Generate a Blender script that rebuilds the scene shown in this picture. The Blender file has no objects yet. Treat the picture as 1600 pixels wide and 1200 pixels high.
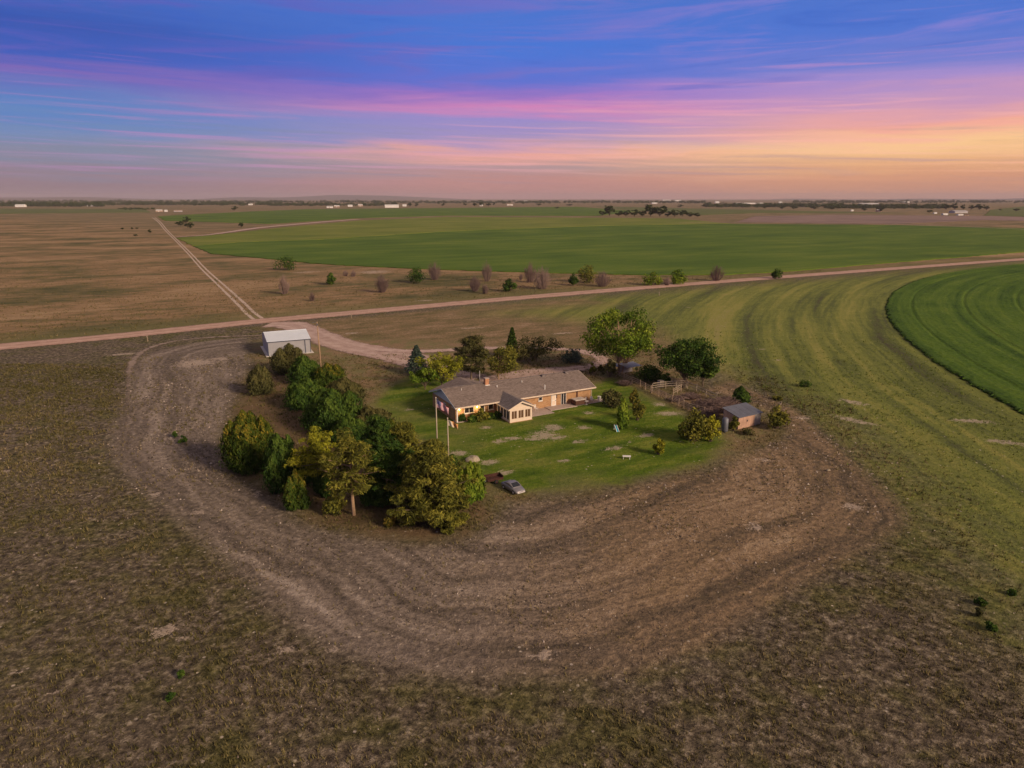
import bpy, math, random
import numpy as np
from mathutils import Vector, Matrix
random.seed(7); RNG = np.random.default_rng(7)
R = math.radians
scene = bpy.context.scene
col = scene.collection

# ------------------------------------------------------------------ camera
CAM_H = 36.0
FPX = 1600 * 24 / 36
PITCH = math.atan(290 / FPX)
cam_d = bpy.data.cameras.new('camera'); cam = bpy.data.objects.new('camera', cam_d); col.objects.link(cam)
cam.location = (0, 0, CAM_H); cam.rotation_euler = (math.pi / 2 - PITCH, 0, 0)
cam_d.lens = 24; cam_d.sensor_width = 36; cam_d.clip_start = 0.5; cam_d.clip_end = 200000
scene.camera = cam
scene.view_settings.view_transform = 'Standard'; scene.view_settings.look = 'None'
scene.view_settings.exposure = 0.45; scene.view_settings.gamma = 1.0

def G(px, py, z=0.0):
    """survey helper: ground point seen at a pixel of the photograph"""
    x = (px - 800) / FPX; y = (600 - py) / FPX
    d = Vector((x, math.cos(PITCH) + y * math.sin(PITCH), -math.sin(PITCH) + y * math.cos(PITCH)))
    return Vector((0, 0, CAM_H)) + d * ((z - CAM_H) / d.z)
def project(p):
    a = p[0]; b = p[1] * math.sin(PITCH) + (p[2] - CAM_H) * math.cos(PITCH); f = p[1] * math.cos(PITCH) - (p[2] - CAM_H) * math.sin(PITCH)
    return 800 + FPX * a / f, 600 - FPX * b / f, f
def height_for(px, py_base, py_top):
    p = G(px, py_base); lo, hi = 0.0, min(400.0, p.y * .45)
    for _ in range(40):
        m = (lo + hi) / 2
        if project((p.x, p.y, m))[1] > py_top: lo = m
        else: hi = m
    return lo
def px_m(px, py): return project(G(px, py))[2] / FPX      # metres per photo pixel there

# ------------------------------------------------------------------ sky
def s2l(c): return tuple(((v / 255 + 0.055) / 1.055) ** 2.4 if v > 10 else v / 255 / 12.92 for v in c)
world = bpy.data.worlds.new('World'); scene.world = world; world.use_nodes = True
class NT:
    """tiny node helper"""
    def __init__(s, tree): s.t = tree; s.n = tree.nodes; s.l = tree.links
    def new(s, kind, **kw):
        n = s.n.new(kind)
        for k, v in kw.items(): setattr(n, k, v)
        return n
    def put(s, sock, v):
        if isinstance(v, bpy.types.NodeSocket): s.l.new(v, sock)
        elif isinstance(v, (tuple, list)) and len(v) == 3 and sock.type == 'RGBA': sock.default_value = (*v, 1)
        else: sock.default_value = v
    def math(s, op, a, b=0.0, c=None, clamp=False):
        n = s.new('ShaderNodeMath', operation=op, use_clamp=clamp); s.put(n.inputs[0], a); s.put(n.inputs[1], b)
        if c is not None: s.put(n.inputs[2], c)
        return n.outputs[0]
    def vmath(s, op, a, b): n = s.new('ShaderNodeVectorMath', operation=op); s.put(n.inputs[0], a); s.put(n.inputs[1], b); return n.outputs[0]
    def comb(s, x, y, z): n = s.new('ShaderNodeCombineXYZ'); s.put(n.inputs[0], x); s.put(n.inputs[1], y); s.put(n.inputs[2], z); return n.outputs[0]
    def sep(s, v): n = s.new('ShaderNodeSeparateXYZ'); s.put(n.inputs[0], v); return n.outputs
    def noise(s, vec, scale, detail=3, rough=0.55, dist=0.0):
        n = s.new('ShaderNodeTexNoise'); s.put(n.inputs['Vector'], vec); s.put(n.inputs['Scale'], scale)
        n.inputs['Detail'].default_value = detail; n.inputs['Roughness'].default_value = rough; n.inputs['Distortion'].default_value = dist
        return n.outputs[0]
    def voro(s, vec, scale, out=0, feature='F1'):
        n = s.new('ShaderNodeTexVoronoi', feature=feature); s.put(n.inputs['Vector'], vec); n.inputs['Scale'].default_value = scale; return n.outputs[out]
    def mix(s, f, a, b, blend='MIX'):
        n = s.new('ShaderNodeMix', data_type='RGBA', blend_type=blend); s.put(n.inputs[0], f); s.put(n.inputs[6], a); s.put(n.inputs[7], b); return n.outputs[2]
    def ss(s, v, a, b, lo=0.0, hi=1.0, kind='SMOOTHSTEP'):
        n = s.new('ShaderNodeMapRange', interpolation_type=kind); s.put(n.inputs[0], v)
        n.inputs[1].default_value = a; n.inputs[2].default_value = b; n.inputs[3].default_value = lo; n.inputs[4].default_value = hi; return n.outputs[0]
    def ramp(s, f, stops, interp='LINEAR'):
        n = s.new('ShaderNodeValToRGB'); s.put(n.inputs[0], f); r = n.color_ramp; r.interpolation = interp
        while len(r.elements) < len(stops): r.elements.new(0.5)
        for e, (p, c) in zip(r.elements, stops): e.position = p; e.color = (*c, 1)
        return n.outputs[0]
    def attr(s, name): n = s.new('ShaderNodeAttribute'); n.attribute_name = name; return n.outputs['Fac']

SUN_AZ = Vector((0.80, -0.60)).normalized(); SUN_EL = R(24)
t = NT(world.node_tree); t.n.clear()
d = t.new('ShaderNodeTexCoord').outputs['Generated']
X, Y, Z = t.sep(d)
hyp = t.math('SQRT', t.math('ADD', t.math('MULTIPLY', X, X), t.math('MULTIPLY', Y, Y)))
sx = t.math('DIVIDE', X, t.math('MAXIMUM', hyp, 0.001))                       # -1 west side .. +1 sunset side
wisp = t.noise(t.comb(t.math('MULTIPLY', X, 1.6), t.math('MULTIPLY', Y, 1.6), t.math('MULTIPLY', t.math('ADD', Z, t.math('MULTIPLY', X, 0.035)), 24)), 1.5, 5, 0.6, 0.3)
fine = t.noise(t.comb(t.math('MULTIPLY', X, 2.2), t.math('MULTIPLY', Y, 2.2), t.math('MULTIPLY', t.math('ADD', Z, t.math('MULTIPLY', X, 0.022)), 95)), 1.6, 6, 0.62, 0.4)
zz = t.math('ADD', Z, t.math('MULTIPLY', t.math('SUBTRACT', wisp, 0.5), 0.060))
zz = t.math('ADD', zz, t.math('MULTIPLY', t.math('SUBTRACT', fine, 0.5), 0.020))
def sky_ramp(stops): return t.ramp(t.math('MULTIPLY', zz, 2.5), [(p * 2.5, s2l(c)) for p, c in stops])
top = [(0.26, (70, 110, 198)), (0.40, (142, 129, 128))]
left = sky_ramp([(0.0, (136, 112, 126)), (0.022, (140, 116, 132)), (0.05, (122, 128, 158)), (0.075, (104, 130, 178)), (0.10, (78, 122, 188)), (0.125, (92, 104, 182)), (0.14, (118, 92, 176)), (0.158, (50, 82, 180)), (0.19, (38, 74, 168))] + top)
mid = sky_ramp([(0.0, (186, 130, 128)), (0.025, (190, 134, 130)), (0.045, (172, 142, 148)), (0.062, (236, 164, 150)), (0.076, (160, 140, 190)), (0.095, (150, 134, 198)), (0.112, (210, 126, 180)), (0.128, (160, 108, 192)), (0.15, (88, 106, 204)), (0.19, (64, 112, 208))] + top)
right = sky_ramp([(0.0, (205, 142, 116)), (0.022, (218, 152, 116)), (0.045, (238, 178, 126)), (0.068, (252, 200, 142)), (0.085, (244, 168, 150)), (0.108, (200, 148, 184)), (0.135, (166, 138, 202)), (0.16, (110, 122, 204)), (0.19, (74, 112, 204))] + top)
c = t.mix(t.ss(sx, -0.55, 0.0), left, mid)
c = t.mix(t.ss(sx, 0.0, 0.48), c, right)
streak = t.math('MULTIPLY', t.ss(fine, 0.48, 0.70), t.math('MULTIPLY', t.ss(Z, 0.012, 0.045), t.ss(Z, 0.15, 0.075)))
grey = t.math('MULTIPLY', t.ss(fine, 0.48, 0.32), t.math('MULTIPLY', t.ss(Z, 0.01, 0.03), t.ss(Z, 0.11, 0.07)))
c = t.mix(t.math('MULTIPLY', grey, 0.55), c, t.mix(t.ss(sx, -0.5, 0.5), s2l((112, 128, 160)), s2l((190, 150, 150))))
warm = t.mix(t.ss(sx, -0.5, 0.4), s2l((190, 130, 185)), s2l((255, 186, 160)))
c = t.mix(t.math('MULTIPLY', streak, 0.62), c, warm)
high = t.noise(t.comb(t.math('MULTIPLY', X, 2.6), t.math('MULTIPLY', Y, 2.6), t.math('MULTIPLY', t.math('ADD', Z, t.math('MULTIPLY', X, -0.02)), 34)), 1.3, 6, 0.62, 0.8)
hm = t.math('MULTIPLY', t.ss(Z, 0.10, 0.15), t.ss(Z, 0.40, 0.24))
c = t.mix(t.math('MULTIPLY', t.math('MULTIPLY', t.ss(high, 0.46, 0.66), hm), 0.62), c, t.mix(t.ss(sx, -0.4, 0.5), s2l((92, 84, 180)), s2l((142, 128, 206))))
c = t.mix(t.math('MULTIPLY', t.math('MULTIPLY', t.ss(high, 0.44, 0.30), hm), 0.40), c, s2l((38, 88, 190)))
thin = t.math('MULTIPLY', t.ss(fine, 0.56, 0.72), t.math('MULTIPLY', t.ss(Z, 0.06, 0.11), t.ss(Z, 0.24, 0.14)))
c = t.mix(t.math('MULTIPLY', thin, 0.34), c, t.mix(t.ss(sx, -0.4, 0.4), s2l((150, 104, 186)), s2l((226, 150, 190))))
bg = t.new('ShaderNodeBackground'); t.put(bg.inputs[0], c); bg.inputs[1].default_value = 0.74
nsky = t.new('ShaderNodeTexSky', sky_type='NISHITA'); nsky.sun_disc = False; nsky.sun_elevation = SUN_EL
nsky.sun_rotation = math.atan2(SUN_AZ.x, SUN_AZ.y)
bg2 = t.new('ShaderNodeBackground'); t.put(bg2.inputs[0], nsky.outputs[0]); bg2.inputs[1].default_value = 0.004
add = t.new('ShaderNodeAddShader'); t.l.new(bg.outputs[0], add.inputs[0]); t.l.new(bg2.outputs[0], add.inputs[1])
out = t.new('ShaderNodeOutputWorld'); t.l.new(add.outputs[0], out.inputs[0])

sun_d = bpy.data.lights.new('sun', 'SUN'); sun_d.energy = 3.0; sun_d.angle = R(12); sun_d.color = (1.0, 0.78, 0.55)
sun = bpy.data.objects.new('sun', sun_d); col.objects.link(sun)
sdir = Vector((SUN_AZ.x * math.cos(SUN_EL), SUN_AZ.y * math.cos(SUN_EL), math.sin(SUN_EL)))
sun.rotation_euler = sdir.to_track_quat('Z', 'Y').to_euler()

# ------------------------------------------------------------------ materials
MATS = {}
def base_mat(name):
    m = bpy.data.materials.new(name); m.use_nodes = True; t = NT(m.node_tree); t.n.clear()
    MATS[name] = m; return m, t
def finish(t, colr, rough=0.9, bump=None, bstr=0.3, bdist=0.05, metal=0.0, spec=0.3, alpha=None, emit=None):
    p = t.new('ShaderNodeBsdfPrincipled'); t.put(p.inputs['Base Color'], colr); t.put(p.inputs['Roughness'], rough)
    p.inputs['Metallic'].default_value = metal; p.inputs['Specular IOR Level'].default_value = spec
    if emit: t.put(p.inputs['Emission Color'], emit[0]); p.inputs['Emission Strength'].default_value = emit[1]
    if bump is not None:
        b = t.new('ShaderNodeBump'); t.put(b.inputs['Height'], bump); b.inputs['Strength'].default_value = bstr; b.inputs['Distance'].default_value = bdist
        t.l.new(b.outputs[0], p.inputs['Normal'])
    if alpha is not None: t.put(p.inputs['Alpha'], alpha)
    o = t.new('ShaderNodeOutputMaterial'); t.l.new(p.outputs[0], o.inputs[0]); return p
def pos(t): return t.new('ShaderNodeNewGeometry').outputs['Position']
def plain(name, c, rough=0.8, var=0.25, scale=3.0, metal=0.0, spec=0.3, bump=0.15, coord='Object'):
    """weathered single-colour surface"""
    m, t = base_mat(name); v = t.new('ShaderNodeTexCoord').outputs[coord]
    n1 = t.noise(v, scale, 5, 0.65); n2 = t.noise(v, scale * 0.17, 2)
    f = t.math('ADD', t.math('MULTIPLY', n1, 0.6), t.math('MULTIPLY', n2, 0.4))
    c1 = tuple(x * (1 - var) for x in c); c2 = tuple(min(1, x * (1 + var)) for x in c)
    finish(t, t.mix(t.ss(f, 0.3, 0.7), c1, c2), rough, n1, bump, 0.02, metal, spec); return m

# ------------------------------------------------------------------ mesh helpers
def tag(o, label=None, cat=None, group=None, kind=None):
    if label: o['label'] = label
    if cat: o['category'] = cat
    if group: o['group'] = group
    if kind: o['kind'] = kind
    return o
def empty(name, loc, rz=0.0):
    o = bpy.data.objects.new(name, None); o.empty_display_size = 0.3; o.location = loc; o.rotation_euler = (0, 0, rz); col.objects.link(o); return o
def link(name, me, m, parent=None):
    o = bpy.data.objects.new(name, me); col.objects.link(o)
    if m is not None and not me.materials: me.materials.append(m)
    if parent: o.parent = parent
    return o
class MB:
    def __init__(s): s.v = []; s.f = []
    def box(s, x0, y0, z0, x1, y1, z1):
        b = len(s.v); s.v += [(x, y, z) for z in (z0, z1) for x, y in ((x0, y0), (x1, y0), (x1, y1), (x0, y1))]
        s.f += [tuple(b + i for i in q) for q in ((3, 2, 1, 0), (4, 5, 6, 7), (0, 1, 5, 4), (1, 2, 6, 5), (2, 3, 7, 6), (3, 0, 4, 7))]; return s
    def poly(s, pts): b = len(s.v); s.v += [tuple(p) for p in pts]; s.f.append(tuple(range(b, b + len(pts)))); return s
    def slab(s, pts, n):
        """a flat outline pushed along n: closed solid"""
        b = len(s.v); k = len(pts); s.v += [tuple(p) for p in pts] + [(p[0] + n[0], p[1] + n[1], p[2] + n[2]) for p in pts]
        s.f += [tuple(range(b + k - 1, b - 1, -1)), tuple(range(b + k, b + 2 * k))] + [(b + i, b + (i + 1) % k, b + k + (i + 1) % k, b + k + i) for i in range(k)]; return s
    def tube(s, pts, rads, sides=6, cap=True):
        pts = [Vector(p) for p in pts]; b = len(s.v)
        for i, p in enumerate(pts):
            dr = (pts[min(i + 1, len(pts) - 1)] - pts[max(i - 1, 0)]).normalized()
            a = dr.orthogonal().normalized(); c = dr.cross(a)
            for k in range(sides):
                an = 2 * math.pi * k / sides; s.v.append(tuple(p + (a * math.cos(an) + c * math.sin(an)) * rads[i]))
        for i in range(len(pts) - 1):
            for k in range(sides):
                k2 = (k + 1) % sides; s.f.append((b + i * sides + k, b + i * sides + k2, b + (i + 1) * sides + k2, b + (i + 1) * sides + k))
        if cap: s.f += [tuple(b + k for k in reversed(range(sides))), tuple(b + (len(pts) - 1) * sides + k for k in range(sides))]
        return s
    def build(s, name, m, parent=None, smooth=False):
        me = bpy.data.meshes.new(name); me.from_pydata(s.v, [], s.f); me.update()
        if smooth: me.shade_smooth()
        return link(name, me, m, parent)
def np_mesh(name, v, quads=None, tris=None, fattr=None, pattr=None):
    """fast mesh from numpy arrays"""
    me = bpy.data.meshes.new(name); F = quads if quads is not None else tris; k = F.shape[1]; n = len(F)
    me.vertices.add(len(v)); me.vertices.foreach_set('co', np.ascontiguousarray(v, np.float32).ravel())
    me.loops.add(n * k); me.loops.foreach_set('vertex_index', np.ascontiguousarray(F, np.int32).ravel())
    me.polygons.add(n); me.polygons.foreach_set('loop_start', np.arange(0, n * k, k, dtype=np.int32))
    for dom, dct in (('FACE', fattr), ('POINT', pattr)):
        for nm, arr in (dct or {}).items():
            a = me.attributes.new(nm, 'FLOAT', dom); a.data.foreach_set('value', np.ascontiguousarray(arr, np.float32))
    me.update(calc_edges=True); return me

# ------------------------------------------------------------------ land cover: outlines and signed distances (metres, + inside)
def P2(pts): return np.array([tuple(G(x, y))[:2] for x, y in pts])
def smooth_closed(p, n=6):
    out = []; k = len(p)
    for i in range(k):
        a, b, c, d = p[i - 1], p[i], p[(i + 1) % k], p[(i + 2) % k]
        for j in range(n):
            s = j / n; out.append(0.5 * ((2 * b) + (-a + c) * s + (2 * a - 5 * b + 4 * c - d) * s * s + (-a + 3 * b - 3 * c + d) * s ** 3))
    return np.array(out)
def smooth_open(p, n=8):
    p = [np.array(q, float) for q in p]; p = [2 * p[0] - p[1]] + p + [2 * p[-1] - p[-2]]; out = []
    for i in range(1, len(p) - 2):
        a, b, c, d = p[i - 1], p[i], p[i + 1], p[i + 2]
        for j in range(n):
            s = j / n; out.append(0.5 * ((2 * b) + (-a + c) * s + (2 * a - 5 * b + 4 * c - d) * s * s + (-a + 3 * b - 3 * c + d) * s ** 3))
    out.append(p[-2]); return np.array(out)
def sdf(poly, x, y):
    best = np.full(x.shape, 1e18); inside = np.zeros(x.shape, bool); k = len(poly)
    for i in range(k):
        ax, ay = poly[i]; bx, by = poly[(i + 1) % k]; ex, ey = bx - ax, by - ay
        wx, wy = x - ax, y - ay; tt = np.clip((wx * ex + wy * ey) / max(ex * ex + ey * ey, 1e-9), 0, 1)
        best = np.minimum(best, (wx - ex * tt) ** 2 + (wy - ey * tt) ** 2)
        if ey != 0:
            cr = ((ay > y) != (by > y)); xi = ax + (y - ay) * ex / ey; inside ^= cr & (x < xi)
    dd = np.sqrt(best); return np.where(inside, dd, -dd)

LAWN = P2([(583, 632), (605, 607), (648, 582), (700, 590), (760, 602), (930, 600), (958, 590), (1012, 616), (1070, 646), (1120, 668), (1136, 690), (1108, 722), (1050, 738), (960, 757), (880, 768), (806, 768), (752, 752), (700, 715), (660, 690), (610, 660)])
OUTER = smooth_closed(P2([(225, 552), (195, 620), (165, 690), (185, 745), (250, 800), (330, 870), (430, 965), (530, 1032), (650, 1062), (800, 1066), (950, 1062), (1060, 1030), (1160, 985), (1280, 905), (1385, 850), (1420, 800), (1350, 725), (1300, 680), (1240, 635), (1150, 595), (1080, 560), (960, 540), (600, 520), (400, 524)]))
INNER = P2([(1090, 610), (1160, 625), (1215, 650), (1225, 680), (1180, 700), (1110, 735), (1050, 745), (900, 775), (800, 785), (740, 835), (660, 850), (560, 835), (470, 812), (430, 775), (362, 738), (352, 680), (380, 600), (392, 565), (385, 500), (650, 470), (1000, 470), (1230, 560)])
LITTER = P2([(380, 590), (430, 575), (560, 640), (640, 690), (700, 715), (770, 765), (740, 828), (660, 845), (560, 830), (480, 812), (440, 770), (365, 738), (355, 680)])
YARD = P2([(410, 508), (640, 488), (900, 466), (1040, 480), (1090, 575), (900, 600), (640, 600), (520, 585), (425, 548)])
GREEN = P2([(640, 497), (740, 478), (900, 465), (1100, 449), (1350, 430), (1600, 409), (1900, 385), (1900, 1150), (1600, 985), (1500, 890), (1410, 800), (1330, 705), (1250, 640), (1130, 585), (1040, 570), (960, 525), (800, 505)])
ROADPX = [(-420, 578), (-200, 559), (0, 542), (200, 523.5), (400, 502.5), (600, 484.5), (800, 466.5), (1000, 450), (1200, 434.5), (1400, 419.5), (1600, 405), (1800, 391.5), (2200, 369)]
ROADW = smooth_open(P2(ROADPX))
BEYOND = np.vstack([ROADW, [(9e4, 9e4), (-9e4, 9e4)]])
CROP_C, CROP_R = np.array([457.5, 57.7]), 373.3
PALE = []   # bare, salty soil: centre, half-axes, heading
for px, py, a, b, ang in [(448, 1012, .75, .42, .5), (255, 985, 1.2, .8, 0), (110, 908, .55, .22, 0), (282, 995, .6, .4, .6), (1332, 790, 1.3, .7, 0), (1180, 822, 1.0, .7, .3), (1250, 1100, .55, .4, .2), (1004, 1112, .35, .25, 0), (850, 1022, 1.2, .45, .2), (305, 567, 5.0, 3.0, .4), (310, 799, .9, .6, .6), (345, 560, 2.2, 1.2, 0),
                           (192, 553, 4.0, .9, .4), (262, 685, 1.1, .5, .5), (1255, 652, 1.6, .7, 0), (1335, 628, 3, .8, -.9), (1330, 655, 3.4, .8, -.9), (1352, 660, 2.2, .6, -.5), (1520, 657, 4, .7, -.2), (1570, 690, 3, .7, -.4), (1215, 562, 1.2, .4, 0), (1190, 545, .9, .35, 0), (1195, 718, 1.1, .5, 0), (850, 680, 2.3, 1.6, .3), (778, 690, 1.0, .7, 0), (865, 668, 1.8, 1.2, .2), (912, 668, 1.2, .7, 0), (800, 685, 1.6, .7, .2), (830, 686, 1.5, .6, 0), (870, 684, 2.0, .6, .4), (920, 645, 1.1, .6, 0), (718, 708, 1.6, .8, 0), (1030, 632, 1.3, .9, 0), (1045, 646, 2.6, .9, 0), (985, 690, .5, .3, 0), (760, 668, 1.2, .5, .3), (905, 690, 1.5, .5, .5), (960, 700, 1.8, .5, .4), (1010, 680, 1.6, .6, .5), (765, 722, 1.5, .8, .2), (790, 738, 1.2, .6, .1), (640, 640, 1.2, .4, .4), (880, 720, 1.0, .4, .3), (75, 700, .5, .25, .6), (60, 715, .6, .2, .6), (130, 705, .7, .25, .5), (10, 735, .8, .4, 0), (35, 900, .3, .2, 0), (25, 1050, .5, .3, 1), (85, 1080, .5, .25, .8), (520, 1012, .7, .3, .6), (400, 770, 1.2, .5, -.8), (412, 790, .9, .3, -.7), (245, 770, .9, .5, .5),
                           (550, 520, 2.2, .8, .3), (600, 552, 4, 1.2, -.3), (880, 520, 4, .6, .3), (735, 512, 5, .6, .3), (1075, 480, 2, .5, .4), (660, 470, 5, 1.2, .4), (585, 425, 9, 5, .5), (480, 425, 8, 3, .4), (1120, 640, 2.5, 1.6, .3)]:
    p = G(px, py); PALE.append((p.x, p.y, a, b, ang))
def pale_field(x, y):
    o = np.full(x.shape, -3.0)
    for cx, cy, a, b, ang in PALE:
        ca, sa = math.cos(ang), math.sin(ang); dx, dy = x - cx, y - cy; m = (abs(dx) < 25) & (abs(dy) < 25)
        u, v = dx * ca + dy * sa, -dx * sa + dy * ca
        o = np.where(m, np.maximum(o, 1 - np.sqrt((u / a) ** 2 + (v / (b * 1.5)) ** 2)), o)
    return o
def zones(x, y):
    do = sdf(OUTER, x, y); di = sdf(INNER, x, y)
    return dict(lawn=sdf(LAWN, x, y), outer=do, ring=np.minimum(do, -di), litter=sdf(LITTER, x, y), green=sdf(GREEN, x, y), yard=sdf(YARD, x, y),
                beyond=sdf(BEYOND, x, y), crop=CROP_R - np.hypot(x - CROP_C[0], y - CROP_C[1]), pale=pale_field(x, y))
def axis(lo, hi, a, b, step, grow=1.03):
    m = list(np.arange(a, b + step * .5, step)); s = step
    while m[-1] < hi: s *= grow; m.append(m[-1] + s)
    s = step; q = m[0]; pre = []
    while q > lo: s *= grow; q -= s; pre.append(q)
    return np.array(pre[::-1] + m)
gx = axis(-26000, 26000, -115, 125, 0.7, 1.045); gy = axis(-2500, 26000, 32, 180, 0.7, 1.04)
XX, YY = np.meshgrid(gx, gy); fx, fy = XX.ravel(), YY.ravel()
zn = zones(fx, fy)
def vnoise(x, y, sc, seed):
    r = np.random.default_rng(seed); o = np.zeros_like(x)
    for k in range(7):
        a = r.uniform(0, 6.28); f = sc * r.uniform(.6, 1.8); o += np.sin((x * math.cos(a) + y * math.sin(a)) * f + r.uniform(0, 6.28))
    return o / 7
soft = np.clip(-zn['lawn'] / 3, 0, 1) * np.clip((-zn['beyond'] - 8) / 6, 0, 1) * np.clip((400 - fy) / 200, 0, 1) * np.clip((fy + 300) / 200, 0, 1)
micro = RNG.random(fx.shape) * 0.10 + (vnoise(fx, fy, .35, 3) * .5 + .5) * .10 
gz = -micro * soft
nx, ny = len(gx), len(gy)
idx = np.arange(nx * ny).reshape(ny, nx)
quads = np.stack([idx[:-1, :-1], idx[:-1, 1:], idx[1:, 1:], idx[1:, :-1]], -1).reshape(-1, 4)
gme = np_mesh('ground', np.stack([fx, fy, gz], -1), quads=quads, pattr={k: np.clip(v, -400, 400) for k, v in zn.items()})

# ground material: only land cover (soil, dry grass, mown grass, lawn)
m, t = base_mat('ground_cover'); p = pos(t)
U = (0.883, 0.469); su, sv, _ = t.sep(p)
along = t.math('ADD', t.math('MULTIPLY', su, U[0]), t.math('MULTIPLY', sv, U[1])); across = t.math('SUBTRACT', t.math('MULTIPLY', sv, U[0]), t.math('MULTIPLY', su, U[1]))
nbig = t.noise(p, 0.035, 4, 0.6); nmid = t.noise(p, 0.22, 4, 0.6); nclod = t.noise(p, 1.3, 5, 0.7); nfine = t.noise(p, 5.0, 4, 0.7)
edge = t.math('ADD', t.math('MULTIPLY', t.math('SUBTRACT', nmid, .5), 7.0), t.math('MULTIPLY', t.math('SUBTRACT', nclod, .5), 3.0))
grit = t.math('ADD', t.ss(nclod, .30, .70, .22, .62, 'LINEAR'), t.ss(nfine, .30, .70, .02, .16, 'LINEAR'))
# open prairie near the camera
c = t.ramp(grit, [(.34, (.040, .031, .022)), (.46, (.104, .081, .056)), (.56, (.170, .132, .090)), (.68, (.360, .290, .210))])
olive = t.ramp(grit, [(.34, (.032, .030, .012)), (.50, (.100, .090, .034)), (.66, (.220, .186, .080))])
c = t.mix(t.ss(t.math('ADD', t.math('MULTIPLY', nmid, .6), t.math('MULTIPLY', nbig, .4)), .44, .60), c, olive)
# beyond the road: dry tan prairie with olive swathes
bnoise = t.noise(t.comb(t.math('MULTIPLY', along, .014), t.math('MULTIPLY', across, .026), 0.0), 1.0, 6, 0.62, .5)
bsmall = t.noise(t.comb(t.math('MULTIPLY', along, .09), t.math('MULTIPLY', across, .22), 3.0), 1.0, 5, 0.65)
tan = t.ramp(t.math('ADD', t.math('MULTIPLY', bnoise, .6), t.math('MULTIPLY', bsmall, .4)), [(.37, (.085, .085, .032)), (.45, (.170, .138, .058)), (.52, (.310, .195, .098)), (.62, (.430, .285, .155))])
tan = t.mix(t.math('MULTIPLY', t.ss(nclod, .45, .6), .35), tan, (.13, .11, .06))
fb = t.ss(t.math('ADD', t.attr('beyond'), t.math('MULTIPLY', edge, .25)), 1.0, 5.0)
c = t.mix(fb, c, tan)
verge = t.math('MULTIPLY', t.ss(t.math('ADD', t.attr('beyond'), t.math('MULTIPLY', edge, 1.8)), 26, 6), fb)
c = t.mix(t.math('MULTIPLY', verge, .75), c, t.mix(grit, (.10, .10, .035), (.26, .22, .09)))
far_olive = t.math('MULTIPLY', t.ss(t.attr('beyond'), 200, 399), .4)
c = t.mix(far_olive, c, t.mix(t.noise(t.comb(t.math('MULTIPLY', along, .0011), t.math('MULTIPLY', across, .0026), 0.0), 1.0, 3), (.20, .15, .10), (.13, .13, .06)))
# mown grass on the sunset side, striped along the pivot circle
cd = t.attr('crop'); cda = t.math('ADD', cd, t.math('MULTIPLY', t.math('SUBTRACT', nbig, .5), 3.0))
strip = t.noise(t.comb(t.math('MULTIPLY', cda, .16), t.math('MULTIPLY', su, .006), t.math('MULTIPLY', sv, .006)), 1.0, 4, .62)
strip2 = t.noise(t.comb(t.math('MULTIPLY', cda, .8), t.math('MULTIPLY', su, .05), t.math('MULTIPLY', sv, .05)), 1.0, 3, .6)
sg = t.math('ADD', t.math('MULTIPLY', strip, .54), t.math('MULTIPLY', strip2, .16)); sg = t.math('ADD', sg, t.math('ADD', t.math('MULTIPLY', grit, .18), t.math('MULTIPLY', nmid, .12)))
gcol = t.ramp(sg, [(.36, (.080, .072, .042)), (.44, (.110, .128, .036)), (.51, (.185, .205, .046)), (.59, (.285, .270, .065)), (.68, (.31, .26, .11))])
fg = t.math('MULTIPLY', t.ss(t.math('ADD', t.attr('green'), t.math('MULTIPLY', edge, 1.6)), -12, 16), t.math('SUBTRACT', 1.0, fb))
dryg = t.mix(t.ss(nmid, .4, .62), (.20, .175, .075), (.27, .19, .11))
gcol = t.mix(t.math('MULTIPLY', t.ss(cd, -95, -150), .75), gcol, dryg)
c = t.mix(fg, c, gcol)
fy_ = t.math('MULTIPLY', t.ss(t.math('ADD', t.attr('yard'), edge), -3, 5), t.math('SUBTRACT', 1.0, fb))
c = t.mix(t.math('MULTIPLY', fy_, t.ss(t.attr('green'), 30, 0)), c, t.ramp(t.math('ADD', t.math('MULTIPLY', bsmall, .55), t.math('MULTIPLY', grit, .45)), [(.36, (.090, .080, .032)), (.46, (.170, .135, .058)), (.55, (.270, .180, .095)), (.66, (.380, .270, .170))]))
# homestead inner yard outside the lawn: dry olive
inn = t.math('MULTIPLY', t.ss(t.attr('outer'), 4, 12), t.ss(t.attr('ring'), 2, -4))
c = t.mix(inn, c, t.mix(t.ss(nmid, .4, .6), (.20, .175, .075), (.27, .18, .10)))
# worn ring of vehicle tracks
rd = t.attr('outer'); rda = t.math('ADD', rd, t.math('ADD', t.math('MULTIPLY', t.math('SUBTRACT', nbig, .5), 10.0), t.math('MULTIPLY', t.math('SUBTRACT', nmid, .5), 1.2)))
rs = t.noise(t.comb(t.math('MULTIPLY', rda, .27), t.math('MULTIPLY', su, .016), t.math('MULTIPLY', sv, .016)), 1.0, 4, .65)
rfine = t.noise(t.comb(t.math('MULTIPLY', rda, 1.3), t.math('MULTIPLY', su, .09), t.math('MULTIPLY', sv, .09)), 1.0, 3, .6)
rs2 = t.math('ADD', t.math('ADD', t.ss(rs, .3, .7, .07, .29, 'LINEAR'), t.ss(rfine, .3, .7, .06, .17, 'LINEAR')), t.math('MULTIPLY', grit, .42))
rcol = t.ramp(rs2, [(.38, (.105, .083, .066)), (.48, (.200, .156, .124)), (.56, (.300, .236, .188)), (.66, (.470, .380, .310))])
warmside = t.ss(t.math('ADD', su, t.math('MULTIPLY', edge, 2.0)), -12, 18)
rwarm = t.ramp(rs2, [(.38, (.100, .074, .046)), (.48, (.190, .128, .070)), (.56, (.300, .188, .092)), (.66, (.420, .280, .155))])
rcol = t.mix(t.math('MULTIPLY', warmside, .75), rcol, rwarm)
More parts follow.
